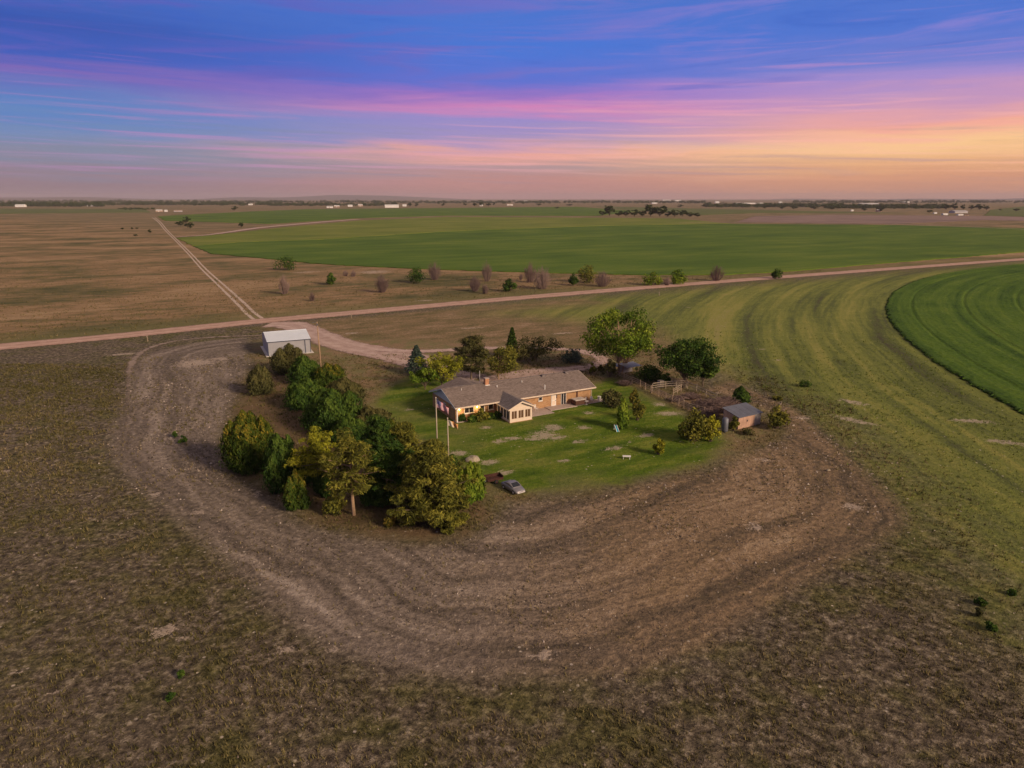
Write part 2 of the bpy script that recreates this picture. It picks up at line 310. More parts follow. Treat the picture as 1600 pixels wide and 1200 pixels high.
fr = t.ss(t.math('ADD', t.attr('ring'), t.math('MULTIPLY', edge, .55)), -1.0, 2.6)
c = t.mix(t.math('MULTIPLY', fr, .92), c, rcol)
# needle litter below the shelterbelt
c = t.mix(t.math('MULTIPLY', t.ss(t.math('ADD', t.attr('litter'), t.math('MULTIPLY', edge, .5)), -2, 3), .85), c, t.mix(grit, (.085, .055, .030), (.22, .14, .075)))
# lawn
lg = t.noise(t.comb(t.math('MULTIPLY', along, .10), t.math('MULTIPLY', across, .34), 0.0), 1.0, 5, .62); lcol = t.ramp(t.math('ADD', t.math('MULTIPLY', lg, .7), t.math('MULTIPLY', grit, .3)), [(.36, (.052, .098, .008)), (.48, (.105, .165, .012)), (.62, (.215, .235, .036))])
lcol = t.mix(t.math('MULTIPLY', t.ss(nbig, .50, .64), .6), lcol, t.mix(grit, (.13, .135, .045), (.22, .195, .085)))
c = t.mix(t.ss(t.math('ADD', t.attr('lawn'), t.math('MULTIPLY', edge, .9)), -1.8, 2.2), c, lcol)
# bare pale soil and scattered straw
pf = t.ss(t.math('ADD', t.attr('pale'), t.math('ADD', t.math('MULTIPLY', t.math('SUBTRACT', nclod, .5), 3.4), t.math('MULTIPLY', t.math('SUBTRACT', nfine, .5), 2.6))), .0, .55)
c = t.mix(t.math('MULTIPLY', pf, .75), c, t.mix(nfine, (.40, .30, .22), (.60, .48, .39)))
spk = t.voro(p, 1.1); spk_on = t.math('MULTIPLY', t.ss(spk, .20, .08), t.math('MULTIPLY', t.ss(t.noise(p, .7, 2), .45, .6), t.math('SUBTRACT', 1.0, fb)))
c = t.mix(t.math('MULTIPLY', spk_on, t.ss(nmid, .42, .62, .2, .9)), c, (.60, .50, .40))
hgt = t.math('ADD', t.math('MULTIPLY', nclod, 1.0), t.math('MULTIPLY', nfine, .5))
finish(t, c, 0.95, hgt, 1.0, .40, spec=.1)
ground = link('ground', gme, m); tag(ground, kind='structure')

# ------------------------------------------------------------------ roads, drive and lane
def ribbon(name, cl, half, z, mat_, wob=0.0, n=9, crown=0.0):
    """strip along a centre line; attribute edge = metres inside its border, cross = -1..1"""
    cl = np.asarray(cl, float); res = []
    for i in range(len(cl) - 1):
        L = np.hypot(*(cl[i + 1] - cl[i])); k = max(1, int(L / 2.0)) if L < 400 else 40
        for j in range(k): res.append(cl[i] + (cl[i + 1] - cl[i]) * j / k)
    cl = np.array(res + [cl[-1]]); tg = np.gradient(cl, axis=0); tg /= np.linalg.norm(tg, axis=1)[:, None]; nr = np.stack([-tg[:, 1], tg[:, 0]], -1)
    hw = (np.interp(np.linspace(0, 1, len(cl)), np.linspace(0, 1, len(half)), half) if not np.isscalar(half) else np.full(len(cl), half)) + RNG.normal(0, 1, len(cl)) * wob
    cr = np.linspace(-1, 1, n); pts = cl[:, None, :] + nr[:, None, :] * (cr[None, :, None] * hw[:, None, None])
    zz_ = z + crown * (1 - cr ** 2); v = np.concatenate([pts, np.broadcast_to(zz_[None, :, None], (*pts.shape[:2], 1))], -1).reshape(-1, 3)
    id_ = np.arange(len(cl) * n).reshape(len(cl), n); q = np.stack([id_[:-1, :-1], id_[1:, :-1], id_[1:, 1:], id_[:-1, 1:]], -1).reshape(-1, 4)[:, ::-1]
    e = ((1 - abs(cr))[None, :] * hw[:, None]).ravel(); c_ = np.broadcast_to(cr[None, :], (len(cl), n)).ravel()
    return tag(link(name, np_mesh(name, v, quads=q, pattr={'edge': e, 'cross': c_}), mat_), kind='structure')
def gravel(name, stops, ruts, soft=1.2):
    m, t = base_mat(name); p = pos(t); n1 = t.noise(p, .35, 4, .6); n2 = t.noise(p, 3.0, 4, .7)
    f = t.math('ADD', t.math('MULTIPLY', n1, .5), t.math('MULTIPLY', n2, .5)); c = t.ramp(f, stops)
    cr = t.math('ABSOLUTE', t.attr('cross')); rut = t.math('MULTIPLY', t.ss(t.math('ABSOLUTE', t.math('SUBTRACT', cr, .36)), .22, .03), ruts)
    c = t.mix(rut, c, t.mix(n2, tuple(x * 1.1 for x in stops[-1][1]), tuple(min(.8, x * 1.35) for x in stops[-1][1])))
    a = t.ss(t.math('ADD', t.attr('edge'), t.math('MULTIPLY', t.math('SUBTRACT', t.noise(p, .9, 4, .7), .5), soft * 2)), 0.05, soft)
    finish(t, c, .95, n2, .4, .05, spec=.1, alpha=a); return m
GRAV = gravel('road_gravel', [(.34, (.320, .190, .140)), (.5, (.430, .270, .205)), (.66, (.540, .365, .290))], .35)
DRIVE = gravel('drive_gravel', [(.34, (.300, .190, .155)), (.5, (.430, .300, .250)), (.66, (.560, .420, .360))], .25, 1.6)
ribbon('gravel_road', ROADW, 5.0, .03, GRAV, .15, 9, .12)
ribbon('driveway', smooth_open(P2([(418, 507), (455, 508), (492, 521), (530, 537), (590, 550), (645, 562), (700, 583), (745, 592)])), [5, 6, 5, 5.5, 6, 6, 5, 4], .012, DRIVE, .25)
ribbon('driveway_loop', smooth_open(P2([(590, 546), (650, 549), (720, 546), (800, 543), (870, 545), (920, 551), (941, 562), (925, 572), (880, 578), (830, 585), (790, 592), (750, 592)])), [2.5, 2.6, 2.4, 2.2, 2.2, 2.6, 2.4, 2.2, 3.5, 5.5, 5, 3], .020, DRIVE, .2)
ribbon('worn_track', smooth_open(P2([(455, 519), (400, 524), (330, 527), (268, 534), (225, 548), (203, 575), (200, 640)])), [1.2, 1.2, 1.3, 1.4, 1.3, 1.0, .3], .008, gravel('track_soil', [(.34, (.20, .15, .12)), (.5, (.28, .21, .165)), (.66, (.36, .28, .22))], .2, 1.3), .2)
m, t = base_mat('lane_dirt'); p = pos(t); cr = t.math('ABSOLUTE', t.attr('cross')); n2 = t.noise(p, 1.5, 4, .7)
rut = t.ss(t.math('ADD', t.math('ABSOLUTE', t.math('SUBTRACT', cr, .50)), t.math('MULTIPLY', t.math('SUBTRACT', n2, .5), .25)), .30, .16)
finish(t, t.mix(n2, (.40, .29, .22), (.60, .48, .38)), .95, n2, .3, .05, spec=.1, alpha=rut)
LANE = m
lane_px = [(404, 499), (390, 488), (376, 474), (345, 445), (318, 420), (296, 396), (276, 376), (259, 359), (249, 347), (240, 340)]
ribbon('dirt_lane', smooth_open(P2(lane_px)), [2.6, 2.1, 2.0, 2.0, 2.2, 2.5, 2.8, 3.2, 3.6, 4.2], .016, LANE, .1, 17)
ribbon('farm_lane', smooth_open(P2([(1060, 349), (1180, 348.5), (1300, 350), (1420, 352), (1530, 356), (1640, 361)])), 3.0, .55, DRIVE, .3)
ribbon('field_border', smooth_open(P2([(275, 371), (330, 367), (400, 357), (445, 352.5), (500, 347.5), (560, 343)])), [3, 6, 8, 9, 10, 8], .45, DRIVE, .5)

# ------------------------------------------------------------------ crop fields
def crop_mat(name, stops, ax=(.012, .05), bump=.5):
    m, t = base_mat(name); p = pos(t); x_, y_, _ = t.sep(p)
    al = t.math('ADD', t.math('MULTIPLY', x_, U[0]), t.math('MULTIPLY', y_, U[1])); ac = t.math('SUBTRACT', t.math('MULTIPLY', y_, U[0]), t.math('MULTIPLY', x_, U[1]))
    n1 = t.noise(t.comb(t.math('MULTIPLY', al, ax[0]), t.math('MULTIPLY', ac, ax[1]), 0.0), 1.0, 5, .6, .4); n2 = t.noise(p, 1.2, 5, .7); n3 = t.noise(p, .012, 3)
    f = t.math('ADD', t.math('ADD', t.math('MULTIPLY', n1, .4), t.math('MULTIPLY', n2, .3)), t.math('MULTIPLY', n3, .3))
    finish(t, t.ramp(f, stops), .9, n2, bump, .3, spec=.1); return m
DG = crop_mat('crop_dark_green', [(.38, (.052, .100, .010)), (.5, (.088, .145, .014)), (.62, (.150, .195, .026))])
YG = crop_mat('crop_yellow_green', [(.38, (.095, .140, .018)), (.5, (.155, .185, .026)), (.62, (.240, .230, .050))])
OG = crop_mat('crop_olive', [(.38, (.080, .105, .026)), (.5, (.115, .135, .036)), (.62, (.17, .165, .06))])
def field(name, px, z, mat_, jit=1.5):
    """closed crop canopy: raised sheet with a ragged side"""
    p = P2(px); res = []
    for i in range(len(p)):
        a, b = p[i], p[(i + 1) % len(p)]; L = np.hypot(*(b - a)); k = int(np.clip(L / 4, 1, 90))
        for j in range(k): res.append(a + (b - a) * j / k + RNG.normal(0, jit * .35, 2))
    mb = MB(); mb.slab([(q[0], q[1], .001) for q in res], (0, 0, z)); return tag(mb.build(name, mat_), kind='structure')
field('crop_field', [(303, 385), (330, 397), (400, 403), (500, 413), (640, 420), (800, 425.5), (1000, 430), (1130, 430), (1240, 424), (1340, 415), (1480, 404), (1600, 394), (1800, 380), (1800, 362), (1600, 357), (1400, 352), (1140, 350), (950, 353), (700, 362), (500, 375), (380, 379)], .42, DG)
field('crop_field', [(276, 372), (302, 384.6), (380, 378.5), (500, 374.5), (700, 361.5), (950, 352.5), (1140, 349.5), (1060, 342), (1000, 341), (700, 339), (560, 345), (440, 356), (330, 368)], .36, YG, 3)
field('crop_field', [(247, 338), (258, 345), (330, 347), (420, 350), (500, 345), (560, 341), (700, 337), (930, 337.5), (1000, 330), (900, 323), (700, 325), (480, 327), (380, 331)], .30, DG, 5)
field('crop_field', [(1098, 336), (1180, 333), (1420, 333), (1200, 328.5), (1050, 325), (930, 322.6), (990, 329)], .34, OG, 6)
field('crop_field', [(-500, 338), (0, 334), (235, 332), (225, 327), (0, 326), (-500, 328)], .30, OG, 6)
field('crop_field', [(1538, 337), (1700, 341), (1900, 342), (1900, 323), (1600, 322.5), (1548, 328)], .30, OG, 6)
field('fallow_field', [(1150, 347), (1400, 350), (1536, 344), (1800, 350), (1800, 344), (1530, 337.5), (1300, 336), (1180, 338)], .26, plain('fallow_soil', (.22, .145, .115), .95, .3, .02, coord='Object'), 5)
# near pivot circle: polar sheet with ridged crop rows
m, t = base_mat('pivot_crop'); p = pos(t); x_, y_, z_ = t.sep(p); r_ = t.attr('rad')
ns = t.noise(t.comb(t.math('MULTIPLY', r_, .22), t.math('MULTIPLY', x_, .006), t.math('MULTIPLY', y_, .006)), 1.0, 5, .65); n2 = t.noise(p, 1.4, 5, .72); n3 = t.noise(p, .05, 3)
rowl = t.noise(t.comb(t.math('MULTIPLY', r_, .9), t.math('MULTIPLY', x_, .03), t.math('MULTIPLY', y_, .03)), 1.0, 2)
f = t.math('ADD', t.math('ADD', t.math('MULTIPLY', ns, .38), t.math('MULTIPLY', n2, .3)), t.math('ADD', t.math('MULTIPLY', n3, .17), t.math('MULTIPLY', rowl, .15)))
finish(t, t.ramp(f, [(.38, (.022, .052, .008)), (.48, (.066, .122, .014)), (.56, (.105, .165, .020)), (.66, (.185, .220, .040))]), .9, n2, .8, .3, spec=.1)
rr = np.concatenate([CROP_R - np.array([0, .25, .6]), CROP_R - axis(0, 180, 1.0, 60, .5, 1.06)]); ph = np.linspace(R(92), R(215), 1300)
RR, PH = np.meshgrid(rr, ph); rag = (RNG.random(len(ph)) * .8 + vnoise(ph * 300, ph * 0, .6, 5) * .5)[:, None] * np.exp(-(CROP_R - RR) / 6)
vx = CROP_C[0] + (RR - rag) * np.cos(PH); vy = CROP_C[1] + (RR - rag) * np.sin(PH)
vz = .32 * np.clip((CROP_R - RR) / .5, 0, 1) + (RNG.random(RR.shape) - .5) * .22 * ((CROP_R - RR) > .3) - .25 * (np.abs((CROP_R - RR) % 16.0 - 8) < .5) * ((CROP_R - RR) > 2) + .004
vz = np.where(sdf(BEYOND, vx.ravel(), vy.ravel()).reshape(vx.shape) > -7, -.4, vz)
ii = np.arange(vx.size).reshape(vx.shape); q = np.stack([ii[:-1, :-1], ii[:-1, 1:], ii[1:, 1:], ii[1:, :-1]], -1).reshape(-1, 4)
tag(link('crop_field', np_mesh('pivot', np.stack([vx, vy, vz], -1).reshape(-1, 3), quads=q, pattr={'rad': RR.ravel()}), m), kind='structure')

# ------------------------------------------------------------------ far hills
m = plain('hill_scrub', (.14, .11, .09), .95, .3, .0006)
def hills(az0, az1, dist, hpk, seed):
    r = np.random.default_rng(seed); mb = MB(); n = 60; a = np.linspace(az0, az1, n)
    prof = np.clip(sum(np.sin(a * k * 9 + r.uniform(0, 6)) / k for k in (1, 2, 3.3, 5)) * .35 + .55, .12, 1) * np.sin(np.linspace(0, math.pi, n)) ** .6
    for i in range(n):
        for dd, hh in ((-1800, -2), (0, hpk * prof[i] - 1), (1800, -2)): mb.v.append((math.sin(a[i]) * (dist + dd), math.cos(a[i]) * (dist + dd), hh))
    for i in range(n - 1):
        for k in range(2): mb.f.append((i * 3 + k, i * 3 + k + 3, i * 3 + k + 4, i * 3 + k + 1))
    return tag(mb.build('hills', m, smooth=True), kind='structure')
hills(R(-29), R(-3), 21500, 135, 1); hills(R(-24), R(-9), 19500, 95, 4); hills(R(-40), R(-22), 21000, 110, 2); hills(R(20), R(40), 22000, 130, 3)

# ------------------------------------------------------------------ plants
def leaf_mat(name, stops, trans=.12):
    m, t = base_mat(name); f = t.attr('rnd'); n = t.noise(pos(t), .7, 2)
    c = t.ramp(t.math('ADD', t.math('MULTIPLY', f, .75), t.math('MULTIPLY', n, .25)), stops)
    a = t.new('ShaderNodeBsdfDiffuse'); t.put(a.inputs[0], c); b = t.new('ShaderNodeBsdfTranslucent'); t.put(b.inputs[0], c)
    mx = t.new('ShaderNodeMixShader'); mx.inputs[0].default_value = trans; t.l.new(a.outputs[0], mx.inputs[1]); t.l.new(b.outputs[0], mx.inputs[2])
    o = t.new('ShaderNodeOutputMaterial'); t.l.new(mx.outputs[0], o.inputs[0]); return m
LM = {
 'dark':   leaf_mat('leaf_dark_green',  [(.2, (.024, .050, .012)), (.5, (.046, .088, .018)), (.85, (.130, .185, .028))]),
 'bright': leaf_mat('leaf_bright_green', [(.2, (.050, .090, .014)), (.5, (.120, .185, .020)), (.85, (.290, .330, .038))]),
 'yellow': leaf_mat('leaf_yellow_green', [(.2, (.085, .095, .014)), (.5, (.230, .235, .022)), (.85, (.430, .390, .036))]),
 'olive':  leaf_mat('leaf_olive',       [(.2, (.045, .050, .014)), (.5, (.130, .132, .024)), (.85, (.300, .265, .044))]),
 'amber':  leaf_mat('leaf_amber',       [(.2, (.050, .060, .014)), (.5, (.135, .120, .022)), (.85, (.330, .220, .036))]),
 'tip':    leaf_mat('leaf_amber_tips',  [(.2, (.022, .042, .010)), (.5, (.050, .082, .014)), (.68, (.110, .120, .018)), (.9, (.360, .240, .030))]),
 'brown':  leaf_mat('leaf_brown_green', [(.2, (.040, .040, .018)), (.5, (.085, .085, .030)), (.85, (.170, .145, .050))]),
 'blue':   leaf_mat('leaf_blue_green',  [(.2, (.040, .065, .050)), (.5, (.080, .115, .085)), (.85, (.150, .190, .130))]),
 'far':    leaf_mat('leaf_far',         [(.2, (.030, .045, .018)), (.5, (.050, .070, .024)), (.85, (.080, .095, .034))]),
}
BARK = plain('bark', (.16, .115, .08), .95, .4, 4); BARK_PALE = plain('bark_pale', (.34, .22, .13), .9, .3, 3); TWIG = plain('dead_twig', (.20, .135, .115), .95, .25, 2)
def unit(v): return v / np.maximum(np.linalg.norm(v, axis=1, keepdims=True), 1e-9)
def rsph(n): return unit(RNG.normal(size=(n, 3)))
def leaves(c, nrm, size, rnd, tang=None, aspect=.55):
    """kite-shaped leaf sprays"""
    n = len(c); nrm = unit(nrm)
    tg = rsph(n) if tang is None else tang + rsph(n) * .45
    tg = unit(tg - nrm * (tg * nrm).sum(1, keepdims=True)); bt = np.cross(nrm, tg); s = np.asarray(size).reshape(-1, 1)
    v = np.stack([c - tg * s, c + bt * s * aspect + tg * s * .15, c + tg * s, c - bt * s * aspect + tg * s * .15], 1).reshape(-1, 3)
    return v, np.arange(n * 4).reshape(n, 4), rnd
def puff(cl, per, size, up=.25, asp=.5):
    """leaf clumps; cl rows = x y z radius_xy radius_z"""
    cl = np.asarray(cl); k = len(cl); w = cl[:, 3] ** 2; cnt = np.maximum(6, (per * w / w.mean()).astype(int)); id_ = np.repeat(np.arange(k), cnt); n = len(id_)
    d = rsph(n); rad = (.3 + .75 * RNG.random(n) ** .6 + .45 * RNG.random(n) ** 9)[:, None]; sc = np.stack([cl[id_, 3], cl[id_, 3], cl[id_, 4]], -1)
    c = cl[id_, :3] + d * rad * sc; crnd = RNG.random(k)
    return leaves(c, d * .8 + rsph(n) * .8 + np.array([0, 0, up]), size * (.45 + 1.1 * RNG.random(n) ** 1.5), np.clip(.5 * crnd[id_] + .5 * RNG.random(n), 0, 1), None, asp)
def broadleaf(h, w, trunk=.22, dens=1.0, leaf=.20, lobes=46, lean=0.0, stems=1, gap=0.0, droop=0.0):
    """trunk(s), limbs to every lobe, lobes over an uneven crown"""
    mb = MB(); cz = h * (trunk + (1 - trunk) * .52); rz = h * (1 - trunk) * .50; cl = []
    for i in range(lobes):
        d = rsph(1)[0]; d[2] = d[2] * .9 + .12; q = (.40 + .66 * RNG.random() ** .6); ex = 1 + .22 * math.sin(3 * math.atan2(d[1], d[0]) + h * 3)
        p = np.array([d[0] * w * .42 * q * ex, d[1] * w * .42 * q * ex, cz + d[2] * rz * .86 * q])
        p[2] -= droop * h * (np.hypot(p[0], p[1]) / (w * .42)) ** 2
        if gap and p[0] > -.1 * w and p[0] < .2 * w and p[1] < 0 and p[2] > cz + .2 * rz: continue
        r = w * (.055 + .095 * RNG.random()); cl.append((*p, r, r * .75))
    fork = h * trunk * 1.0
    for s in range(stems):
        off = (s - (stems - 1) / 2) * w * .10
        mb.tube([(off * .3, 0, -.1), (off * .6 + lean * .3, .05, fork * .6), (off * 1.6 + lean, .1, cz * .9), (off * 2 + lean, 0, cz + rz * .5)], [h * .026, h * .019, h * .012, h * .004], 8)
    for (x, y, z, r, _) in cl:
        o = ((hash((round(x, 2), 1)) % stems) - (stems - 1) / 2) * w * .10; z0 = fork * .75 + (z - fork) * .35 * RNG.random()
        mb.tube([(o * 1.2 + lean * .6, 0, max(.3 * fork, z0)), (x * .5 + o * .4, y * .5, (z0 + z) * .5 + .15), (x, y, z)], [h * .006, h * .004, h * .0015], 4, False)
    return mb, puff(cl, 130 * dens, leaf)
def shrub(h, w, dens=1.0, leaf=.2, lobes=16):
    mb = MB(); cl = []
    for i in range(lobes):
        a = RNG.random() * 6.28; q = RNG.random() ** .5; r = w * (.13 + .09 * RNG.random()); z = h * (.22 + .60 * RNG.random() * (1 - .55 * q * q))
        p = (math.cos(a) * q * w * .36, math.sin(a) * q * w * .36, z); cl.append((*p, r, r * 1.1)); mb.tube([(p[0] * .2, p[1] * .2, -.05), (p[0] * .7, p[1] * .7, z * .6), p], [.05, .035, .012], 4, False)
    cl.append((0, 0, h * .86, w * .14, h * .14))
    return mb, puff(cl, 90 * dens, leaf)
def juniper(h, w, spires=6, dens=1.0, leaf=.20, sharp=1.5):
    """several overlapping leafy spires down to the ground"""
    mb = MB(); V = []; Q = []; Rn = []; k0 = 0
    for s in range(spires):
        a = s * 2.4 + RNG.random(); q = 0 if s == 0 else (.20 + .12 * RNG.random()) * w; hs = h * (1 if s == 0 else .66 + .30 * RNG.random()); r0 = w * (.30 if s == 0 else .22 + .09 * RNG.random())
        ox, oy = math.cos(a) * q, math.sin(a) * q; mb.tube([(ox * .3, oy * .3, -.1), (ox * .8, oy * .8, hs * .45), (ox, oy, hs * .92)], [.14, .08, .02], 5, False)
        n = int(3700 * dens * (hs * r0) / (h * w * .3)); z = RNG.random(n) ** .85; th = RNG.random(n) * 6.28; php = RNG.random() * 6
        lump = .92 + .40 * np.sin(th * 3 + z * 7 + php) * np.sin(z * 11 + th * 2 + php) + .20 * np.sin(th * 7 - z * 17 + php * 2) + .16 * RNG.normal(size=n) + .35 * (RNG.random(n) < .07)
        rr_ = r0 * np.clip(1 - z ** (sharp + .6), 0, 1) ** .7 * lump * (.55 + .45 * RNG.random(n) ** .5) * np.clip(.62 + z * 2.2, 0, 1)
        c = np.stack([ox + np.cos(th) * rr_, oy + np.sin(th) * rr_, .12 + z * (hs - .12)], -1); d = np.stack([np.cos(th), np.sin(th), np.full(n, .35)], -1)
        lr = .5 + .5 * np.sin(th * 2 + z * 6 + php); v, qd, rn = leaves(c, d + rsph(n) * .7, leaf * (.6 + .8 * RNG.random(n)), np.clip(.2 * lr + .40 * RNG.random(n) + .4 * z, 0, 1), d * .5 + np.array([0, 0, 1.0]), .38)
        V.append(v); Q.append(qd + k0); Rn.append(rn); k0 += len(v)
    return mb, (np.vstack(V), np.vstack(Q), np.concatenate(Rn))
def pine(h, w, trunk=.3, dens=1.0, leaf=.24, nb=34, flat=False):
    nb = int(nb * .8)
    """bare lower stem, irregular limbs with needle tufts"""
    mb = MB(); lean = RNG.normal() * .03 * h; cl = []
    axis_ = lambda z: np.array([lean * (z / h) ** 1.5, .02 * h * math.sin(z / h * 3), z])
    mb.tube([tuple(axis_(h * q)) for q in (-.01, .2, .45, .7, .97)], [h * .024, h * .021, h * .016, h * .010, .02], 7)
    for i in range(nb):
        f = trunk + (1 - trunk) * (i + RNG.random()) / nb; a = i * 2.4 + RNG.random(); g = (f - trunk) / (1 - trunk)
        prof = (math.sin(math.pi * min(1, .18 + .82 * g) ** (.75 if flat else .62)) ** .8); L = w * .5 * max(.12, prof) * (.55 + .6 * RNG.random()); p0 = axis_(h * f * .96)
        tip = p0 + np.array([math.cos(a) * L, math.sin(a) * L, L * (.12 + .25 * g)]); mb.tube([tuple(p0), tuple((p0 + tip) / 2 - np.array([0, 0, .06 * L])), tuple(tip)], [h * .009, h * .006, .012], 4, False)
        for q in (.35, .55, .75, .9, 1.05):
            r = w * (.030 + .060 * RNG.random()) * (1.25 if q < .9 else .75); pp = p0 + (tip - p0) * q + RNG.normal(size=3) * .5 * r; cl.append((*pp, r * 1.3, r * .55))
    cl.append((*axis_(h * .97), w * .07, h * .05))
    return mb, puff(cl, 70 * dens, leaf, .5, .24)
def spruce(h, w, dens=1.0, leaf=.24):
    mb = MB(); mb.tube([(0, 0, -.1), (0, 0, h * .98)], [h * .02, .015], 6); n = int(5200 * dens); z = RNG.random(n) ** .75; lay = np.floor(z * 13) / 13
    th = RNG.random(n) * 6.28; out_ = (z - lay) * 13; rr_ = w * .5 * (1 - lay) ** .9 * (1 - .45 * out_) * (.35 + .65 * RNG.random(n) ** .5) * (1 + .22 * np.sin(th * 5 + lay * 40))
    c = np.stack([np.cos(th) * rr_, np.sin(th) * rr_, .3 + z * (h - .3)], -1); d = np.stack([np.cos(th), np.sin(th), np.full(n, -.15)], -1)
    return mb, leaves(c, rsph(n) + np.array([0, 0, .8]), leaf * (.6 + .7 * RNG.random(n)), RNG.random(n) * .8 + .1, d, .4)
def deadbush(h, w, n=46):
    mb = MB()
    for i in range(n):
        a = RNG.random() * 6.28; q = RNG.random() ** .6; tip = Vector((math.cos(a) * q * w * .5, math.sin(a) * q * w * .5, h * (.5 + .5 * RNG.random()) * (1 - .5 * q * q)))
        b = Vector((tip.x * .34, tip.y * .34, -.05)); midp = b.lerp(tip, .5) + Vector((tip.x * .08, tip.y * .08, 0)); mb.tube([b, midp, tip], [.07, .05, .02], 3, False)
        for k in range(5):
            s = midp.lerp(tip, RNG.random()); e = s + Vector((RNG.normal() * .10 * w, RNG.normal() * .10 * w, h * .16)); mb.tube([s, e], [.035, .012], 3, False)
    return mb
def plant(name, p, parts, leafm, label, cat, bark=None, group=None, rz=None):
    o = empty(name, p, RNG.random() * 6.28 if rz is None else rz); tag(o, label, cat, group); mb, lv = parts
    mb.build('trunk' if cat == 'tree' else 'stem', bark or BARK, o)
    if lv is not None:
        v, q, rn = lv; link('crown' if cat == 'tree' else 'foliage', np_mesh('crown', v, quads=q, fattr={'rnd': rn}), LM[leafm], o)
    return o
def put(kind, px, by, ty, wpx, leafm, label, name=None, cat='tree', ground=True, bark=None, rz=None, group=None, **kw):
    """plant seen at pixel column px, foot by, top ty, width wpx"""
    b = by - (.26 * wpx / 2 if ground else 0); s = px_m(px, b); p = G(px, b); h = height_for(px, b, ty) * 1.0; w = wpx * s
    fn = dict(broadleaf=broadleaf, shrub=shrub, juniper=juniper, pine=pine, spruce=spruce)[kind]
    return plant(name or {'broadleaf': 'broadleaf_tree', 'shrub': 'shrub', 'juniper': 'juniper_tree', 'pine': 'pine_tree', 'spruce': 'spruce_tree'}[kind], (p.x, p.y, 0), fn(h, w, **kw), leafm, label, cat, bark, group, rz)
BELT = 'trees of the shelterbelt left of the house'
# shelterbelt, from the metal building to the corner nearest the camera
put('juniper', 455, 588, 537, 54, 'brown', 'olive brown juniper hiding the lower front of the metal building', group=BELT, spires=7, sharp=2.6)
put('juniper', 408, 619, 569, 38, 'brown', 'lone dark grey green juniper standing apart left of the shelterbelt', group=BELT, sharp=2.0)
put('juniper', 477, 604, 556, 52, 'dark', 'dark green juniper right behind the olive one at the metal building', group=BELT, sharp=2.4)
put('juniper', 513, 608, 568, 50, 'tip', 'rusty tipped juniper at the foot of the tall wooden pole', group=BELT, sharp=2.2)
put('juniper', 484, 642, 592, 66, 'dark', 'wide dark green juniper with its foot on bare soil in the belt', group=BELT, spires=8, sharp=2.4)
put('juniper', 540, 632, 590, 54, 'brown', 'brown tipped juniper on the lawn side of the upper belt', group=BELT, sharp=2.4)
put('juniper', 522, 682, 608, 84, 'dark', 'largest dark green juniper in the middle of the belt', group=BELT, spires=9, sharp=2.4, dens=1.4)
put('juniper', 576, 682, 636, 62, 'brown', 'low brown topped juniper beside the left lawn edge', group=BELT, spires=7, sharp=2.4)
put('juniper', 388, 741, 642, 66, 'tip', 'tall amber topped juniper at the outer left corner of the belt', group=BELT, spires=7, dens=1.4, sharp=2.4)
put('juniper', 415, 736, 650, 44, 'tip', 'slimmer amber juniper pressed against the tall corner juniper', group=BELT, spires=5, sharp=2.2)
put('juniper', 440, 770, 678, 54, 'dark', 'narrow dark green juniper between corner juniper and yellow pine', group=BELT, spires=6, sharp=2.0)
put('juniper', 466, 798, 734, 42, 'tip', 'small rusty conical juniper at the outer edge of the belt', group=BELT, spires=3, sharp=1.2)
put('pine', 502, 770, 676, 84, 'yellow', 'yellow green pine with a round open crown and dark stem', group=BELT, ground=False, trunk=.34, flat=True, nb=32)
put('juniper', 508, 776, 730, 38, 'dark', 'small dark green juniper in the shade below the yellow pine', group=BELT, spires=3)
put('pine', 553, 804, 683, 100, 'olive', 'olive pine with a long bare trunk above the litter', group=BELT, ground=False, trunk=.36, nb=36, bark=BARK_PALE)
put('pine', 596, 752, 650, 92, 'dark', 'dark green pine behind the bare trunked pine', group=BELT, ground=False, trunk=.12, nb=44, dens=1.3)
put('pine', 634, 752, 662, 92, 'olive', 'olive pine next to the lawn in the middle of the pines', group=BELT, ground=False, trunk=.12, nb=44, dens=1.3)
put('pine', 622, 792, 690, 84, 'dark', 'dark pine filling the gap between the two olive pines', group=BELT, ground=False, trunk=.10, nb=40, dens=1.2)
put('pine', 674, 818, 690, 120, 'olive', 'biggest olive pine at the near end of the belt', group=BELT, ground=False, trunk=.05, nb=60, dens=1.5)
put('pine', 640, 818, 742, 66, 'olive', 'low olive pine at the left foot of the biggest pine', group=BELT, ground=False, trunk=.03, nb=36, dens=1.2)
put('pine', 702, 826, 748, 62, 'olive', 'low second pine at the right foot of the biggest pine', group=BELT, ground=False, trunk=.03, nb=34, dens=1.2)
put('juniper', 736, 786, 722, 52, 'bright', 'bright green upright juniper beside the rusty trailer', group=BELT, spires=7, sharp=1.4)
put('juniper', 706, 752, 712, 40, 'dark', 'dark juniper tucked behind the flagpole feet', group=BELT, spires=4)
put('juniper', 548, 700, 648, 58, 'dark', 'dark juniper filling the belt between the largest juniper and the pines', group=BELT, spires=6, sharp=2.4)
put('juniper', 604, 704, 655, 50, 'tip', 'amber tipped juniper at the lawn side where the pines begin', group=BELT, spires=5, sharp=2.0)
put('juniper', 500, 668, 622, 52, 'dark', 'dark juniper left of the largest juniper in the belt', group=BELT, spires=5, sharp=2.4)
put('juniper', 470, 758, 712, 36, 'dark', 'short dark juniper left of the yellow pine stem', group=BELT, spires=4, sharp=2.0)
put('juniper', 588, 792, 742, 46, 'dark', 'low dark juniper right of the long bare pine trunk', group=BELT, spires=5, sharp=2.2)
put('shrub', 522, 806, 780, 44, 'olive', 'low olive scrub left of the long bare pine trunk', cat='shrub', lobes=14, group=BELT)
